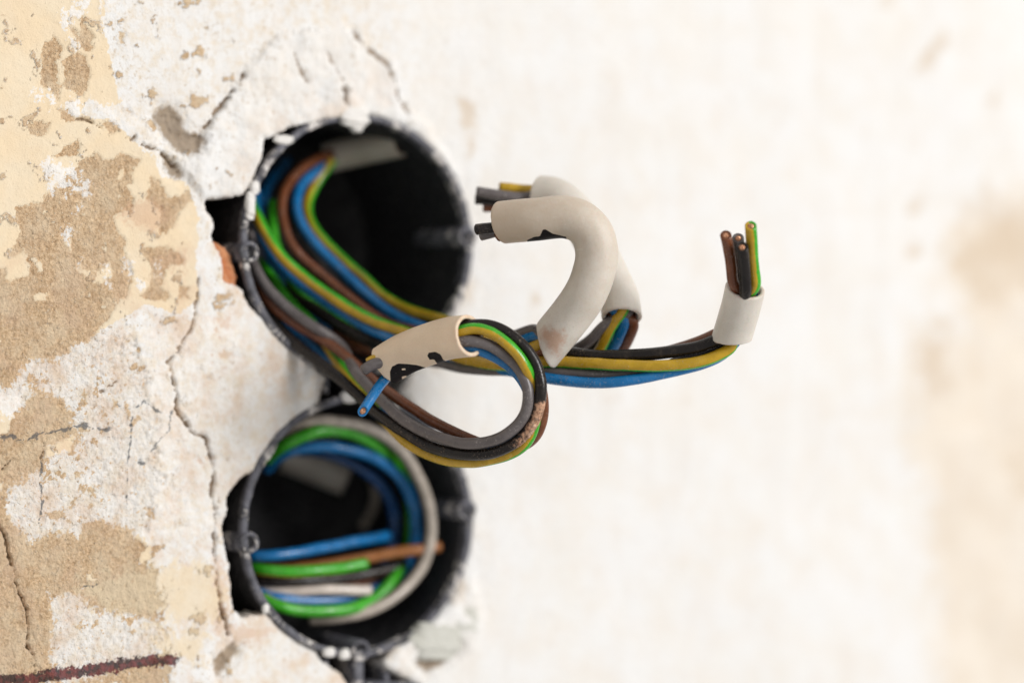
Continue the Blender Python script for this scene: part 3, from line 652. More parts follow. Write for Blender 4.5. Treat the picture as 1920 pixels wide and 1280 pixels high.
# ------------------------------------------------------------------ cables
def crom(P, step=0.8):
    P = np.asarray(P, float)
    Q = np.concatenate([[2 * P[0] - P[1]], P, [2 * P[-1] - P[-2]]])
    out = []
    for i in range(1, len(Q) - 2):
        p0, p1, p2, p3 = Q[i - 1:i + 3]
        t = [0.0]
        for a, b in ((p0, p1), (p1, p2), (p2, p3)):
            t.append(t[-1] + max(np.linalg.norm(b - a), 1e-6) ** 0.5)
        u = np.linspace(t[1], t[2], 24, endpoint=False)[:, None]
        A1 = (t[1] - u) / (t[1] - t[0]) * p0 + (u - t[0]) / (t[1] - t[0]) * p1
        A2 = (t[2] - u) / (t[2] - t[1]) * p1 + (u - t[1]) / (t[2] - t[1]) * p2
        A3 = (t[3] - u) / (t[3] - t[2]) * p2 + (u - t[2]) / (t[3] - t[2]) * p3
        B1 = (t[2] - u) / (t[2] - t[0]) * A1 + (u - t[0]) / (t[2] - t[0]) * A2
        B2 = (t[3] - u) / (t[3] - t[1]) * A2 + (u - t[1]) / (t[3] - t[1]) * A3
        out.append((t[2] - u) / (t[2] - t[1]) * B1 + (u - t[1]) / (t[2] - t[1]) * B2)
    out = np.concatenate(out + [P[-1:]])
    L = np.concatenate([[0], np.cumsum(np.linalg.norm(np.diff(out, axis=0), axis=1))])
    s = np.linspace(0, L[-1], max(4, int(L[-1] / step)))
    return np.stack([np.interp(s, L, out[:, k]) for k in range(3)], 1)
def smooth(P, w=5, it=1):
    k = np.ones(w) / w
    for _ in range(it):
        Q = np.pad(P, ((w // 2, w // 2), (0, 0)), mode='edge')
        R = np.stack([np.convolve(Q[:, c], k, 'valid') for c in range(3)], 1)
        R[0], R[-1] = P[0], P[-1]
        P = R
    return P
def frames(P):
    T = np.gradient(P, axis=0); T /= np.linalg.norm(T, axis=1)[:, None] + 1e-12
    A = np.tile(-C_F, (len(P), 1))
    A = A - (A * T).sum(1)[:, None] * T
    bad = np.linalg.norm(A, axis=1)
    A = np.where(bad[:, None] > 0.05, A, np.tile(C_U, (len(P), 1)))
    A /= np.linalg.norm(A, axis=1)[:, None]
    A = smooth(A, 9, 2) if len(P) > 12 else A
    A = A - (A * T).sum(1)[:, None] * T
    A /= np.linalg.norm(A, axis=1)[:, None]
    return T, A, np.cross(T, A)          # tangent, towards the camera, sideways
class Sheath:
    def __init__(s, pts, r=5.05, wall=0.95, cut0=(0, 0), cut1=(0, 0), ink=(), dirt=(), tan=0.0, squash=1.0, mat=None, hol=()):
        s.hol = hol
        s.mat = mat or SHEATH
        s.P = crom(pts, 0.3); s.r, s.wall = r, wall
        s.T, s.A, s.B = frames(s.P)
        s.cut0, s.cut1, s.ink, s.dirt, s.tan, s.sq = cut0, cut1, ink, dirt, tan, squash
    def at(s, t, ang, off=2.45):
        f = t * (len(s.P) - 1); i = int(np.clip(round(f), 0, len(s.P) - 1))
        a = math.radians(ang)
        return s.P[i] + off * (math.cos(a) * s.A[i] + math.sin(a) * s.B[i])
    def build(s, parent, seed):
        n = 72
        a = np.linspace(0, 2 * np.pi, n, endpoint=False); m = len(s.P)
        L = np.concatenate([[0], np.cumsum(np.linalg.norm(np.diff(s.P, axis=0), axis=1))]); tot = L[-1]
        ca, sa = np.cos(a), np.sin(a)
        def ring(i, r, jit):
            return s.P[i] + r * (ca[:, None] * s.A[i] + sa[:, None] * s.B[i])
        def shift(cut): return cut[0] * ca + cut[1] * sa
        rag = 0.16 * fbm(ca * 3 + seed, sa * 3, 0.9, 4, seed)
        def shell(r):
            V = []
            for i in range(m):
                w0 = max(0.0, 1 - L[i] / 7.0) ** 1.5; w1 = max(0.0, 1 - (tot - L[i]) / 7.0) ** 1.5
                rr = r + 0.07 * fbm(ca * 1.3 + L[i] * 0.13, sa * 1.3 + seed, 1.0, 2, seed + 2)
                q = s.P[i] + (rr[:, None] * (ca[:, None] * s.A[i] + s.sq * sa[:, None] * s.B[i]))
                q = q + s.T[i] * ((shift(s.cut0) + rag) * w0 + (shift(s.cut1) + rag[::-1]) * w1)[:, None]
                V.append(q)
            return V
        O, I = shell(s.r), shell(s.r - s.wall)
        # rounded lips
        e = 0.22
        lip0 = [0.5 * (O[0] + I[0]) - 0 * s.T[0]]; lip1 = [0.5 * (O[-1] + I[-1])]
        seq = O + [O[-1] + (I[-1] - O[-1]) * 0.25 + s.T[-1] * e, O[-1] + (I[-1] - O[-1]) * 0.75 + s.T[-1] * e] + I[::-1] + [I[0] + (O[0] - I[0]) * 0.25 - s.T[0] * e, I[0] + (O[0] - I[0]) * 0.75 - s.T[0] * e]
        k = len(seq); V = np.concatenate(seq)
        i = np.arange(n); j = (i + 1) % n
        F = np.concatenate([np.stack([q * n + i, q * n + j, ((q + 1) % k) * n + j, ((q + 1) % k) * n + i], 1) for q in range(k)])
        px, py, _ = to_px(V)
        outer = np.zeros(len(V), bool); outer[:m * n] = True
        Nn = np.concatenate([(ca[:, None] * s.A[i2] + sa[:, None] * s.B[i2]) for i2 in range(m)])
        face = np.zeros(len(V)); face[:m * n] = (Nn @ (-C_F))
        ink = np.full(len(V), -1.0); dirt = np.zeros(len(V))
        for pl in s.ink:
            ink = np.maximum(ink, np.clip(sdf(px, py, pl) / 6.0, -1, 1))
        for pl in s.hol: ink = np.minimum(ink, np.clip(-sdf(px, py, pl) / 4.0, -1, 1))
        ink = np.where(outer & (face > -0.25), ink, -1)
        for pl, soft in s.dirt:
            dirt = np.maximum(dirt, np.clip(0.5 + sdf(px, py, pl) / soft, 0, 1))
        lip = np.zeros(len(V)); lip[m * n:(m + 2) * n] = 0.75; lip[-2 * n:] = 0.75
        lip[:2 * n] = 0.55; lip[(m - 2) * n:m * n] = 0.55
        tv = s.tan if isinstance(s.tan, tuple) else (s.tan, s.tan)
        tanv = np.full(len(V), float(tv[0])); tanv[:m * n] = np.repeat(tv[0] + (tv[1] - tv[0]) * L / tot, n)
        return mesh_obj('sheath', V, F, s.mat, parent, attrs=dict(ink=ink, dirt=np.maximum(dirt, lip * 0.6), tan=tanv))

WIRES = []
def hash_of(wr): return WIRES.index(wr)
class Wire:
    def __init__(s, cable, color, pts, r=1.33, phi=0.0, fixed=None, twist=None, end0=False, end1=True, sheaths=(), scuff=None, label=None, cut=0.0):
        """phi: side of the stripe in degrees (0 = yellow towards the camera, 90 = sideways), or [(share of length, degrees)]"""
        s.cable, s.color, s.r, s.label = cable, color, r, label
        s.P = crom(pts, 0.8); s.phi = phi; s.end0, s.end1 = end0, end1
        s.sheaths = sheaths; s.scuff = scuff; s.cut = cut
        s.fix = np.zeros(len(s.P), bool)
        for sh in sheaths:                                  # inside its own sheath nothing is moved
            d = np.linalg.norm(s.P[:, None] - sh.P[None, ::6], axis=2).min(1)
            s.fix |= d < sh.r - 0.6
        WIRES.append(s)
    def build(s, parent):
        kx = np.linspace(0, len(s.P) * 0.8, len(s.P)); kz = hash_of(s) * 3.7
        kink = 0.30 * np.stack([fbm(kx, np.full(len(kx), kz + 5 * q), 13.0, 3, 120 + q) for q in range(3)], 1)
        s.P = s.P + kink * (~s.fix)[:, None]
        P = smooth(s.P, 3); n = 20; T, A, B = frames(P); m = len(P)
        a = np.linspace(0, 2 * np.pi, n, endpoint=False); ca, sa = np.cos(a), np.sin(a)
        sh = np.linspace(0, 1, m)
        ph = s.phi if isinstance(s.phi, list) else [(0, s.phi), (1, s.phi)]
        phv = np.radians(np.interp(sh, [q[0] for q in ph], [q[1] for q in ph]))
        L = np.concatenate([[0], np.cumsum(np.linalg.norm(np.diff(P, axis=0), axis=1))])
        V, st, sc = [], [], []
        px, py, _ = to_px(P)
        def add(c, r, i, extra=0.0):
            cutv = (extra * ca)[:, None] * T[i]
            V.append(c + r * (ca[:, None] * A[i] + sa[:, None] * B[i]) + cutv)
            st.append(np.cos(a - phv[i]))
            z = np.zeros(n)
            if s.scuff is not None:
                z = np.clip(0.5 + sdf(np.full(n, px[i]), np.full(n, py[i]), s.scuff) / 14.0, 0, 1) * np.clip(0.55 + 0.6 * np.cos(a - 0.9), 0, 1) * (0.62 if s.color == 'grey' else 1.0)
            sc.append(z)
        def cap(i, sg):
            add(P[i] + sg * T[i] * 0.0, s.r * 0.96, i, s.cut); add(P[i] + sg * T[i] * 0.18, s.r * 0.80, i, s.cut)
            add(P[i] + sg * T[i] * 0.12, s.r * 0.62, i, s.cut); add(P[i] - sg * T[i] * 0.5, s.r * 0.50, i, s.cut); add(P[i] - sg * T[i] * 0.55, 0.01, i, 0)
        # first end (reversed order so that rings run on)
        add(P[0] + T[0] * 0.55, 0.01, 0); add(P[0] + T[0] * 0.5, s.r * 0.5, 0); add(P[0] - T[0] * 0.12, s.r * 0.62, 0); add(P[0] - T[0] * 0.18, s.r * 0.8, 0)
        for i in range(m):
            rr = s.r * (1 + 0.035 * float(perlin(np.array([L[i] * 0.11 + kz]), np.array([kz]), 7)[0]))
            add(P[i], rr, i, s.cut if i == m - 1 else 0)
        cap(m - 1, 1)
        k = len(V); i = np.arange(n); j = (i + 1) % n
        F = np.concatenate([np.stack([q * n + i, q * n + j, (q + 1) * n + j, (q + 1) * n + i], 1) for q in range(k - 1)])
        o = mesh_obj('wire', np.concatenate(V), F, WM[s.color], parent, attrs=dict(stripe=np.concatenate(st), scuff=np.concatenate(sc)))
        if s.label: o['label'] = s.label
        for flag, i0, sg in ((s.end0, 0, -1), (s.end1, m - 1, 1)):
            if not flag: continue
            c = P[i0]; VV = []
            for d, r in ((-1.2, 0.68), (-0.02, 0.68), (0.14, 0.5), (0.12, 0.01)):
                VV.append(c + sg * T[i0] * d + r * (ca[:, None] * A[i0] * (0.8 if d > -1 else 1) + sa[:, None] * B[i0]) + (s.cut * 0.6 * ca)[:, None] * T[i0] * (d > -1))
            FF = np.concatenate([np.stack([q * n + i, q * n + j, (q + 1) * n + j, (q + 1) * n + i], 1) for q in range(3)])
            co = mesh_obj('copper_core', np.concatenate(VV), FF, COPPER, o)
        return o

# --- sheath pieces (pixel of the photograph + distance from the camera, real depth)
shA = Sheath([D(1372, 634, 680), D(1381, 604, 678), D(1390, 572, 675.5), D(1397, 541, 673)], r=4.75, cut0=(0.6, 1.2), cut1=(0, 0.0), tan=0.12)
shB = Sheath([D(1026, 645, 684), D(1045, 622, 682), D(1071, 590, 680), D(1097, 552, 678), D(1112, 515, 677), D(1119, 477, 676.5), D(1111, 440, 676), D(1090, 417, 676), D(1060, 407, 676.5), D(1008, 411, 678), D(972, 414, 680), D(942, 417, 682)],
            r=5.12, cut0=(0.3, -3.2), cut1=(0.2, 0.5), tan=(0.15, 0.85),
            ink=([(988, 450), (1002, 444), (1012, 443), (1018, 430), (1023, 430), (1036, 438), (1062, 444), (1064, 462), (990, 462)],),
            dirt=(([(1010, 625), (1022, 612), (1058, 620), (1060, 632), (1048, 672), (1030, 655), (1016, 642)], 30),))
shC = Sheath([D(1012, 366, 706), D(1040, 370, 704), D(1070, 392, 701), D(1099, 428, 698), D(1122, 474, 696), D(1144, 522, 694.5), D(1161, 560, 692.5), D(1166, 594, 690)], r=4.9, cut1=(0, -0.5), tan=0.1)
shD = Sheath([D(724, 684, 684), D(757, 664, 681.5), D(799, 647, 677.8), D(842, 634, 673), D(880, 629, 668)], r=5.0, cut0=(0.2, 0.4), cut1=(0.5, 0.4), tan=0.4, mat=BUFF,
            hol=([(753, 691), (760, 690), (761, 693), (754, 694)], [(753, 706), (762, 704), (764, 709), (755, 713)]), ink=([(732, 718), (731, 697), (735, 687), (747, 681), (763, 682), (781, 684), (802, 690), (781, 699), (762, 710), (744, 722)],
                 [(801, 667), (804, 661), (816, 659), (826, 664), (831, 674), (838, 678), (830, 685), (819, 681), (814, 674), (805, 674)]))
shE = Sheath([N(752, 266, -12), N(712, 274, -18), N(670, 283, -24), N(614, 295, -30)], r=4.0, tan=0.45)   # where the cable enters the upper box
shF = Sheath([N(535, 852, -48), N(570, 866, -46), N(610, 882, -43), N(650, 898, -40)], r=4.6, tan=0.1)  # in the back of the lower box

G = 'cables coming out of the upper wall box'
cA = thing('cable', D(760, 640, 705), 'long cable reaching farthest right, ending in an upright sheath stub with four wire tips', 'cable', G)
cB = thing('cable', D(760, 610, 705), 'cable whose pale sheath is bent into a big hook in front of the others', 'cable', G)
cC = thing('cable', D(760, 650, 708), 'blurred cable whose bent pale sheath hangs behind the big hook', 'cable', G)
cD = thing('cable', D(700, 740, 695), 'cable looped back on itself into a short tan sheath with black ink marks', 'cable', G)
cF = thing('cable', N(560, 830, -12), 'coil of beige, green and blue wires round the inside of the lower box', 'cable', 'cables inside the lower wall box')
cG = thing('cable', N(500, 1070, -12), 'cut straight wire ends lying level across the lower box', 'cable', 'cables inside the lower wall box')

# --- cable B: upper strand of the bundle, then into the hook
def hook(a): return [shB.at(0.06, a), shB.at(0.15, a), shB.at(0.3, a), shB.at(0.45, a), shB.at(0.6, a), shB.at(0.75, a), shB.at(0.9, a)]
Wire(cB, 'earth', [N(625, 300, -24), N(596, 340, -24), N(575, 385, -22), N(580, 415, -19), N(605, 449, -16), N(640, 484, -12), N(684, 523, -7), N(723, 558, -2), N(767, 582, 5), D(824, 598, 713), D(880, 616, 702), D(940, 648, 694), D(985, 655, 690), D(1012, 645, 687)] + hook(200), phi=[(0, 60), (0.25, 70), (0.36, 40), (0.45, 25), (0.55, 0), (1, 0)], sheaths=(shB, shE), end1=False)
Wire(cB, 'blue', [N(622, 298, -25), N(592, 322, -24), N(561, 352, -20), N(553, 383, -17), N(566, 422, -15), N(596, 462, -12), N(640, 506, -8), N(684, 549, -3), N(732, 587, 4), D(790, 612, 712), D(860, 640, 706), D(930, 650, 699), D(975, 640, 693), D(1002, 629, 688)] + hook(270), sheaths=(shB, shE), end1=False)
Wire(cB, 'brown', [N(620, 288, -25), N(583, 304, -23), N(540, 342, -19), N(527, 379, -16), N(532, 422, -13), N(548, 462, -10), N(583, 497, -8), N(622, 532, -4), N(657, 560, 0), N(715, 600, 6), D(790, 625, 708), D(880, 655, 703), D(950, 670, 697), D(1000, 664, 690)] + hook(130), sheaths=(shB, shE), end1=False)
Wire(cB, 'grey', [N(560, 360, -30), N(570, 440, -24), N(620, 520, -16), N(690, 585, -6), D(780, 625, 716), D(870, 640, 710), D(930, 640, 701), D(970, 627, 694), D(1000, 617, 689)] + hook(330) + [D(938, 432, 682), D(901, 441, 682)], sheaths=(shB,), cut=0.3)
Wire(cB, 'black', [N(545, 380, -28), N(560, 470, -20), N(620, 545, -12), N(690, 605, -2), D(770, 635, 714), D(870, 660, 708), D(940, 655, 700), D(985, 640, 695), D(1006, 622, 690)] + hook(50) + [D(940, 424, 680), D(894, 431, 679)], sheaths=(shB,), cut=0.6)
WB = Wire(cB, 'brown', [shB.at(0.86, 140, 3.0), D(940, 440, 681), D(932, 445, 681.5)], r=1.2, sheaths=(shB,), label='brown wire cut off short with bare copper tip at the sheath mouth')

# --- cable A: middle strand, out to the far right
def capA(a, o=2.3): return [shA.at(0.1, a, o), shA.at(0.5, a, o), shA.at(0.9, a, o)]
Wire(cA, 'earth', [N(470, 330, -24), N(468, 372, -18), N(481, 405, -11), N(500, 440, -7.5), N(531, 484, -4), N(579, 527, 0), N(631, 562, 5), N(684, 593, 10), N(727, 611, 14), D(770, 625, 704), D(840, 662, 700), D(900, 680, 696), D(956, 684, 691), D(1016, 677, 686), D(1084, 679, 684), D(1158, 684, 681.5), D(1232, 685, 680), D(1292, 681, 679.5), D(1345, 667, 679.5), D(1380, 644, 680)] + capA(-60) + [D(1416, 545, 670.5), D(1412, 499, 667.5), D(1407, 424, 662.5)], phi=[(0, 75), (0.3, 68), (0.42, 15), (0.5, -38), (0.75, -42), (0.85, -55), (1, -72)], r=1.42, sheaths=(shA,), cut=-0.5)
Wire(cA, 'navy', [N(480, 360, -26), N(488, 430, -17), N(506, 470, -12), N(546, 516, -8), N(589, 551, -3), N(642, 586, 4), N(692, 615, 9), D(735, 634, 707), D(800, 655, 705), D(880, 680, 701), D(950, 694, 693), D(1025, 709, 687), D(1069, 715, 685), D(1128, 717, 683), D(1188, 711, 682), D(1247, 700, 682), D(1300, 686, 682), D(1350, 668, 682), D(1376, 645, 682)] + capA(120), sheaths=(shA,), end1=False)
WIRES[-1].color = 'blue'
Wire(cA, 'black', [N(520, 480, -26), N(548, 545, -14), N(589, 578, -8), N(642, 612, 0), N(692, 638, 6), D(735, 652, 709), D(820, 672, 706), D(900, 680, 702), D(980, 672, 695), D(1060, 660, 689), D(1100, 666, 686), D(1158, 668, 684), D(1232, 662, 682), D(1305, 652, 680.5), D(1358, 632, 679.5)] + capA(0) + [D(1398, 552, 669.5), D(1396, 505, 666), D(1391, 463, 662.5)], r=1.5, sheaths=(shA,), label='black wire with scuffed chalky insulation', cut=-0.5)
Wire(cA, 'brown', [N(540, 540, -28), N(590, 590, -14), N(650, 630, -2), D(720, 662, 714), D(820, 680, 710), D(920, 684, 704), D(1010, 680, 696), D(1100, 681, 690), D(1180, 675, 688), D(1240, 662, 686), D(1290, 648, 684), D(1335, 630, 682), D(1358, 618, 680)] + capA(-280) + [D(1378, 543, 671.0), D(1371, 495, 668), D(1361, 441, 664)], r=1.36, sheaths=(shA,), cut=-0.5)
Wire(cA, 'grey', [N(560, 560, -26), N(620, 615, -10), N(690, 650, 4), D(780, 668, 708), D(860, 688, 702), D(930, 694, 695), D(1019, 697, 689), D(1084, 701, 686), D(1158, 702, 684.5), D(1212, 696, 684), D(1270, 680, 684), D(1330, 655, 683.5), D(1362, 632, 682.5)] + capA(180) + [D(1388, 540, 674), D(1387, 495, 671), D(1384, 446, 667)], r=1.4, sheaths=(shA,), cut=-0.5)
WIRES[-1].label = 'grey wire with a bright sheen along its top'

# --- cable C: behind
def capC(a, o=2.4): return [shC.at(0.97, a, o), shC.at(0.8, a, o), shC.at(0.6, a, o), shC.at(0.4, a, o), shC.at(0.2, a, o), shC.at(0.03, a, o)]
def wc(color, start, tail, a, end=None, **k):
    Wire(cC, color, start + tail + capC(a) + (end or []), sheaths=(shC,), end1=bool(end), **k)
low = lambda dy, dd: [D(800, 655 + dy, 712 + dd), D(900, 672 + dy, 708 + dd), D(1000, 680 + dy, 703 + dd)]
wc('earth', [N(512, 380, -26), N(510, 420, -22), N(520, 470, -18), N(560, 540, -12), N(640, 605, -3), N(720, 645, 6)], low(0, 0) + [D(1075, 682, 698), D(1116, 668, 694), D(1138, 630, 691), D(1152, 602, 689.5)], 330, [D(1000, 357, 706), D(937, 352, 706)], phi=[(0, 180), (0.3, 150), (0.5, -45), (0.72, -50), (0.9, 30), (1, 30)])
wc('blue', [N(540, 300, -38), N(500, 350, -33), N(488, 400, -28), N(500, 470, -22), N(550, 560, -14), N(640, 625, -5), N(720, 655, 3)], low(8, 2) + [D(1090, 690, 700), D(1143, 662, 695), D(1163, 625, 692), D(1173, 594, 690)], 60)
wc('brown', [N(505, 460, -30), N(560, 575, -18), N(640, 640, -6), N(720, 665, 1)], low(14, 4) + [D(1105, 698, 702), D(1162, 662, 697), D(1184, 625, 693), D(1190, 598, 691)], 110, [D(955, 388, 707), D(907, 388, 707)])
wc('grey', [N(520, 420, -30), N(560, 560, -20), N(640, 630, -8), N(720, 660, 2)], low(4, 5) + [D(1050, 672, 700), D(1082, 654, 695), D(1110, 636, 692), D(1136, 606, 690)], 280, [D(1000, 369, 705), D(894, 359, 704)])
wc('black', [N(500, 440, -32), N(548, 545, -24), N(640, 640, -10), N(720, 668, -1)], low(10, 7) + [D(1060, 685, 704), D(1100, 662, 699), D(1128, 636, 695), D(1150, 604, 692.5)], 190, [D(1000, 379, 707), D(892, 373, 706)])

# --- cable D: over the lower rim, round the loop and back into the tan sheath
def capD(a, o=2.3): return [shD.at(0.93, a, o), shD.at(0.7, a, o), shD.at(0.4, a, o), shD.at(0.08, a, o)]
Wire(cD, 'brown', [N(470, 470, -16), N(482, 520, -9), N(505, 566, -4), N(545, 602, 0), N(593, 630, 4), D(640, 660, 706), D(667, 684, 702), D(700, 713, 698), D(728, 735, 695), D(760, 758, 692), D(799, 782, 689), D(842, 805, 686), D(879, 822, 684), D(930, 840, 682), D(983, 836, 679.5), D(1010, 810, 677), D(1021, 770, 675), D(1012, 715, 674.5), D(992, 668, 674), D(955, 630, 673.5), D(915, 612, 673)] + capD(195), sheaths=(shD,), end1=False)
Wire(cD, 'grey', [N(468, 440, -16), N(470, 480, -10), N(480, 505, -7), N(506, 545, -3), N(546, 582, 0), N(589, 612, 5), N(640, 648, 8), D(668, 700, 699), D(693, 727, 696), D(728, 764, 691), D(760, 789, 687.5), D(799, 811, 683.5), D(842, 826, 679.5), D(879, 832, 676.5), D(919, 828, 674), D(953, 812, 672), D(980, 786, 671), D(991, 757, 670.5), D(989, 725, 670), D(975, 695, 669.5), D(951, 669, 669), D(922, 650, 668.5), D(893, 639, 668.5)] + capD(30) + [D(709, 677, 680), D(683, 693, 680)], r=1.36, sheaths=(shD,), cut=0.5)
Wire(cD, 'black', [N(478, 500, -18), N(490, 560, -9), N(520, 610, -4), N(555, 645, 1), D(600, 680, 705), D(660, 730, 699), D(700, 770, 695), D(728, 790, 691), D(760, 812, 688), D(799, 834, 684.5), D(839, 847, 681), D(879, 853, 678), D(919, 850, 675.5), D(953, 838, 673.5), D(983, 814, 672), D(1003, 787, 671), D(1012, 757, 670.5), D(1015, 725, 670), D(1008, 692, 670), D(992, 660, 670), D(968, 636, 670), D(940, 617, 670), D(910, 608, 670.5)] + capD(-95), r=1.42, sheaths=(shD,), scuff=[(1008, 748), (1026, 762), (1020, 800), (992, 840), (966, 846), (960, 836), (984, 808)], cut=0.4, label='black wire with its insulation scraped to a tan crust at the bend')
Wire(cD, 'earth', [N(485, 490, -24), N(505, 515, -16), N(530, 548, -11), N(555, 578, -7), N(590, 612, -1), D(640, 690, 710), D(690, 755, 703), D(738, 806, 696), D(760, 828, 692.5), D(799, 851, 688), D(839, 863, 684), D(879, 866, 681), D(919, 862, 678.5), D(959, 850, 676), D(985, 832, 674.5), D(1002, 800, 673.5), D(1006, 760, 672), D(1000, 722, 670.5), D(987, 688, 669), D(966, 657, 668), D(938, 633, 667.5), D(906, 617, 667.5), D(885, 614, 668)] + capD(-30) + [D(709, 669, 681), D(691, 681, 681)], phi=[(0, 180), (.16, 150), (.3, 30), (.45, -5), (.55, -25), (0.62, -65), (0.86, -72), (1, 40)], sheaths=(shD,))
Wire(cD, 'blue', [N(488, 530, -22), N(520, 590, -12), N(575, 640, -4), D(640, 700, 712), D(700, 765, 703), D(760, 805, 694), D(840, 838, 685), D(900, 838, 680), D(950, 822, 677), D(984, 790, 675), D(994, 755, 674), D(985, 722, 673), D(960, 690, 672), D(932, 672, 671), D(902, 657, 670.5)] + capD(100) + [D(728, 703, 683), D(704, 735, 678.5), D(680, 771, 674.5)], r=1.22, sheaths=(shD,), cut=-0.8, label='blue wire stub cut at a slant with a bright copper tip')

# --- the sheathed entry of the bundle in the top of the upper box belongs to cable B
# --- lower box
Wire(cF, 'beige', [N(500, 830, -20), N(545, 800, -12), N(590, 788, -8), N(632, 789, -6.5), N(677, 797, -6), N(722, 818, -6), N(759, 850, -6), N(786, 895, -6), N(804, 945, -6.5), N(810, 995, -6.5), N(801, 1044, -6.5), N(777, 1085, -6.5), N(736, 1121, -6.5), N(686, 1147, -7), N(641, 1156, -9), N(580, 1160, -14)], r=1.5, end1=False)
Wire(cF, 'earth', [N(500, 860, -20), N(530, 835, -12), N(559, 821, -9), N(596, 808, -7.5), N(641, 807, -7.5), N(686, 822, -8.5), N(718, 843, -10), N(745, 875, -14), N(768, 927, -18), N(773, 985, -20), N(765, 1040, -16), N(743, 1078, -12), N(711, 1116, -9), N(668, 1138, -7.5), N(614, 1144, -7), N(555, 1144, -8), N(519, 1135, -9), N(490, 1120, -12)], r=1.6, phi=[(0, 190), (0.5, 190), (0.75, 170), (1, 160)], end1=False)
Wire(cF, 'blue', [N(500, 880, -24), N(530, 850, -16), N(562, 840, -13), N(600, 837, -11), N(641, 840, -10), N(686, 852, -10), N(727, 872, -11), N(757, 904, -12), N(775, 949, -12), N(780, 995, -13), N(770, 1040, -14), N(745, 1080, -14), N(713, 1100, -12), N(655, 1120, -11), N(587, 1127, -11), N(510, 1119, -12), N(480, 1110, -14)], r=1.5, end1=False)
Wire(cF, 'navy', [N(560, 845, -26), N(614, 850, -20), N(668, 872, -18), N(704, 899, -18), N(732, 936, -19), N(741, 981, -20), N(735, 1025, -18), N(715, 1060, -18)], r=1.5, end1=False)
Wire(cF, 'black', [N(500, 850, -18), N(545, 832, -14), N(600, 824, -12), N(650, 824, -12), N(700, 842, -14), N(742, 890, -18), N(757, 950, -22), N(757, 1000, -22), N(740, 1050, -20)], r=1.4, end1=False)
Wire(cF, 'beige', [N(690, 880, -38), N(706, 915, -38), N(702, 954, -38), N(680, 988, -38)], r=1.4, end1=False)
Wire(cG, 'blue', [N(450, 1040, -20), N(482, 1042, -13), N(541, 1038, -11), N(596, 1028, -12), N(655, 1017, -14), N(718, 1006, -17), N(728, 1004, -18)], r=1.45)
Wire(cG, 'earth', [N(450, 1060, -20), N(486, 1067, -12), N(541, 1072, -9), N(596, 1069, -8), N(655, 1062, -9), N(686, 1056, -9.5)], r=1.5, phi=[(0, 120), (0.3, 130), (1, 165)])
Wire(cG, 'tan', [N(480, 1065, -20), N(540, 1066, -16), N(614, 1058, -13), N(677, 1047, -11), N(745, 1035, -9), N(824, 1024, -6)], r=1.5)
Wire(cG, 'black', [N(450, 1080, -20), N(496, 1086, -13), N(587, 1087, -11), N(677, 1077, -12), N(759, 1058, -14)], r=1.5)
Wire(cG, 'white', [N(460, 1100, -20), N(500, 1104, -14), N(555, 1109, -11), N(614, 1104, -9), N(695, 1106, -8)], r=1.35, label='white wire stub with dirty sleeve and blunt end')
Wire(cG, 'brown', [N(455, 1092, -24), N(505, 1100, -17), N(555, 1100, -14), N(640, 1094, -14), N(720, 1080, -16)], r=1.3)

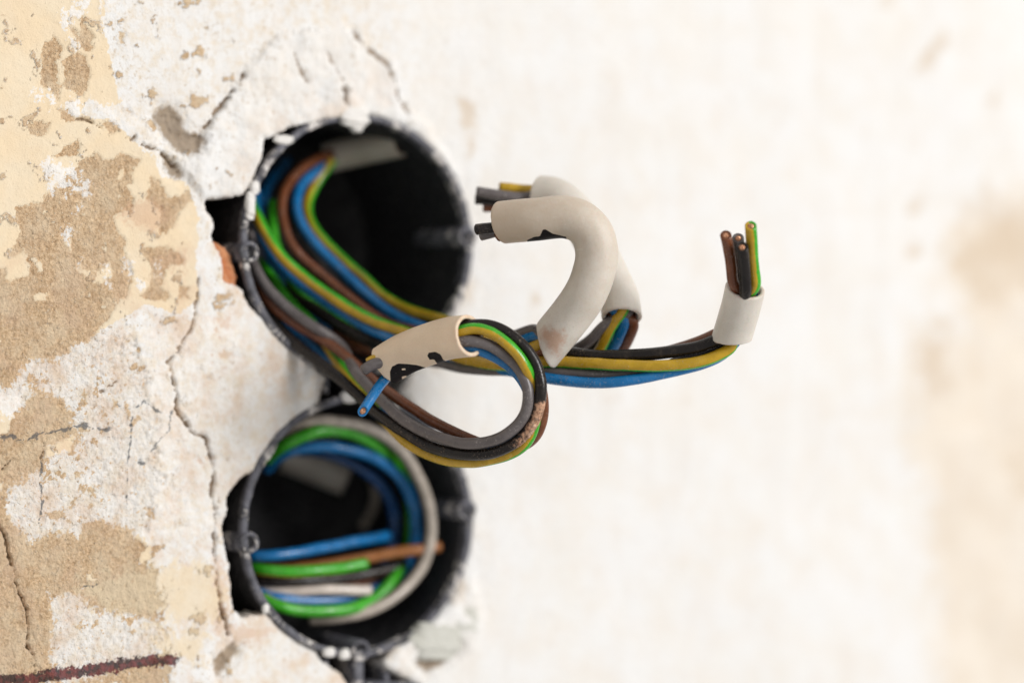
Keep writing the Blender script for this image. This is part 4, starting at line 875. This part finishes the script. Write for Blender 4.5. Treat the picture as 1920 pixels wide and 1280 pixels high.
# --- settle the wires: where two touch, they part in depth, keeping their order
def relax(iters=40):
    pts, rad, own, fix, cab = [], [], [], [], []
    for k, wr in enumerate(WIRES):
        pts.append(wr.P[::2]); n = len(wr.P[::2])
        rad.append(np.full(n, wr.r)); own.append(np.full(n, k)); fix.append(wr.fix[::2])
    for q, sh in enumerate((shA, shB, shC, shD, shE)):
        p_ = sh.P[::5]; pts.append(p_); rad.append(np.full(len(p_), sh.r + 0.1)); own.append(np.full(len(p_), 1000 + q)); fix.append(np.ones(len(p_), bool))
    P = np.concatenate(pts); R = np.concatenate(rad); O = np.concatenate(own); FX = np.concatenate(fix)
    px, py, d = to_px(P)
    X = px / FPX * 690; Y = py / FPX * 690
    lat2 = (X[:, None] - X[None]) ** 2 + (Y[:, None] - Y[None]) ** 2
    need = R[:, None] + R[None] + 0.04
    I, J = np.where((lat2 < need ** 2) & (O[:, None] < O[None]) & ~(FX[:, None] & FX[None]))
    # a wire does not collide with its own sheath
    keep = np.ones(len(I), bool)
    shl = [shA, shB, shC, shD, shE]
    for t_, wr in enumerate(WIRES):
        for sh in wr.sheaths:
            keep &= ~((O[I] == t_) & (O[J] == 1000 + shl.index(sh)))
    I, J = I[keep], J[keep]
    sep = np.sqrt(np.maximum(need[I, J] ** 2 - lat2[I, J], 0))
    # depth order decided once for every run of neighbours
    d0 = d.copy()
    sgn = np.sign(d0[J] - d0[I]); sgn[sgn == 0] = 1
    wI, wJ = (~FX[I]).astype(float), (~FX[J]).astype(float)
    tot = wI + wJ
    for it in range(iters):
        gap = (d[J] - d[I]) * sgn
        over = np.maximum(sep - gap, 0)
        over = np.where(over > 2.9 * 2 + 6, 0, over) * 0.35
        acc = np.zeros(len(P)); cnt = np.zeros(len(P))
        np.add.at(acc, I, -sgn * over * wI / tot); np.add.at(acc, J, sgn * over * wJ / tot)
        np.add.at(cnt, I, over > 0.01); np.add.at(cnt, J, over > 0.01)
        d = d + acc / np.maximum(np.sqrt(cnt), 1)
        for k in range(len(WIRES)):                        # stiffness
            s = np.where(O == k)[0]
            dd = d[s] - d0[s]
            q = np.pad(dd, 2, mode='edge')
            dd = (q[:-4] + 2 * q[1:-3] + 3 * q[2:-2] + 2 * q[3:-1] + q[4:]) / 9
            dd[FX[s]] *= 0.5
            d[s] = d0[s] + dd
    for k, wr in enumerate(WIRES):
        s = np.where(O == k)[0]
        i = np.arange(len(wr.P))
        dd = np.interp(i, i[::2], d[s] - d0[s])
        q = wr.P - CAM; dep = q @ C_F
        wr.P = smooth(CAM + q * ((dep + dd) / dep)[:, None], 5, 2)
relax()
for wr in WIRES: wr.build(wr.cable)
for k, (sh, c) in enumerate(((shA, cA), (shB, cB), (shC, cC), (shD, cD), (shE, cB), (shF, cF))): sh.build(c, 20 + k)

def shred():
    P = crom([D(1013, 752, 669.2), D(1010, 770, 669.3), D(1001, 793, 669.8), D(988, 815, 670.6), D(970, 834, 671.8)], 0.22)
    T, A, B = frames(P); n = 14; m_ = len(P)
    a = np.linspace(0, 2 * np.pi, n, endpoint=False)
    V = []
    for i in range(m_):
        t = i / (m_ - 1)
        r = 0.95 * min(1, 6 * t, 6 * (1 - t)) * (0.7 + 0.9 * fbm(np.cos(a) * 1.2 + i * 0.2, np.sin(a) * 1.2 + 4, 0.6, 4, 3) + 0.4 * fbm(np.full(n, i * 0.22), np.zeros(n), 1.2, 2, 8)) + 0.02
        V.append(P[i] + r[:, None] * (0.55 * np.cos(a)[:, None] * A[i] + np.sin(a)[:, None] * B[i]))
    i = np.arange(n); j = (i + 1) % n
    F = np.concatenate([np.stack([q * n + i, q * n + j, (q + 1) * n + j, (q + 1) * n + i], 1) for q in range(m_ - 1)])
    m = Mat('scraped_insulation')
    m.bump(m.noise(0.6, 5, 0.7), 0.2)
    mt = m.done(m.mix(m.ramp(m.noise(0.8, 6, 0.75), 0.40, 0.60), (0.10, 0.05, 0.03), (0.66, 0.43, 0.29)), 0.7)
    mesh_obj('insulation_shred', np.concatenate(V), F, mt, cD)
shred()
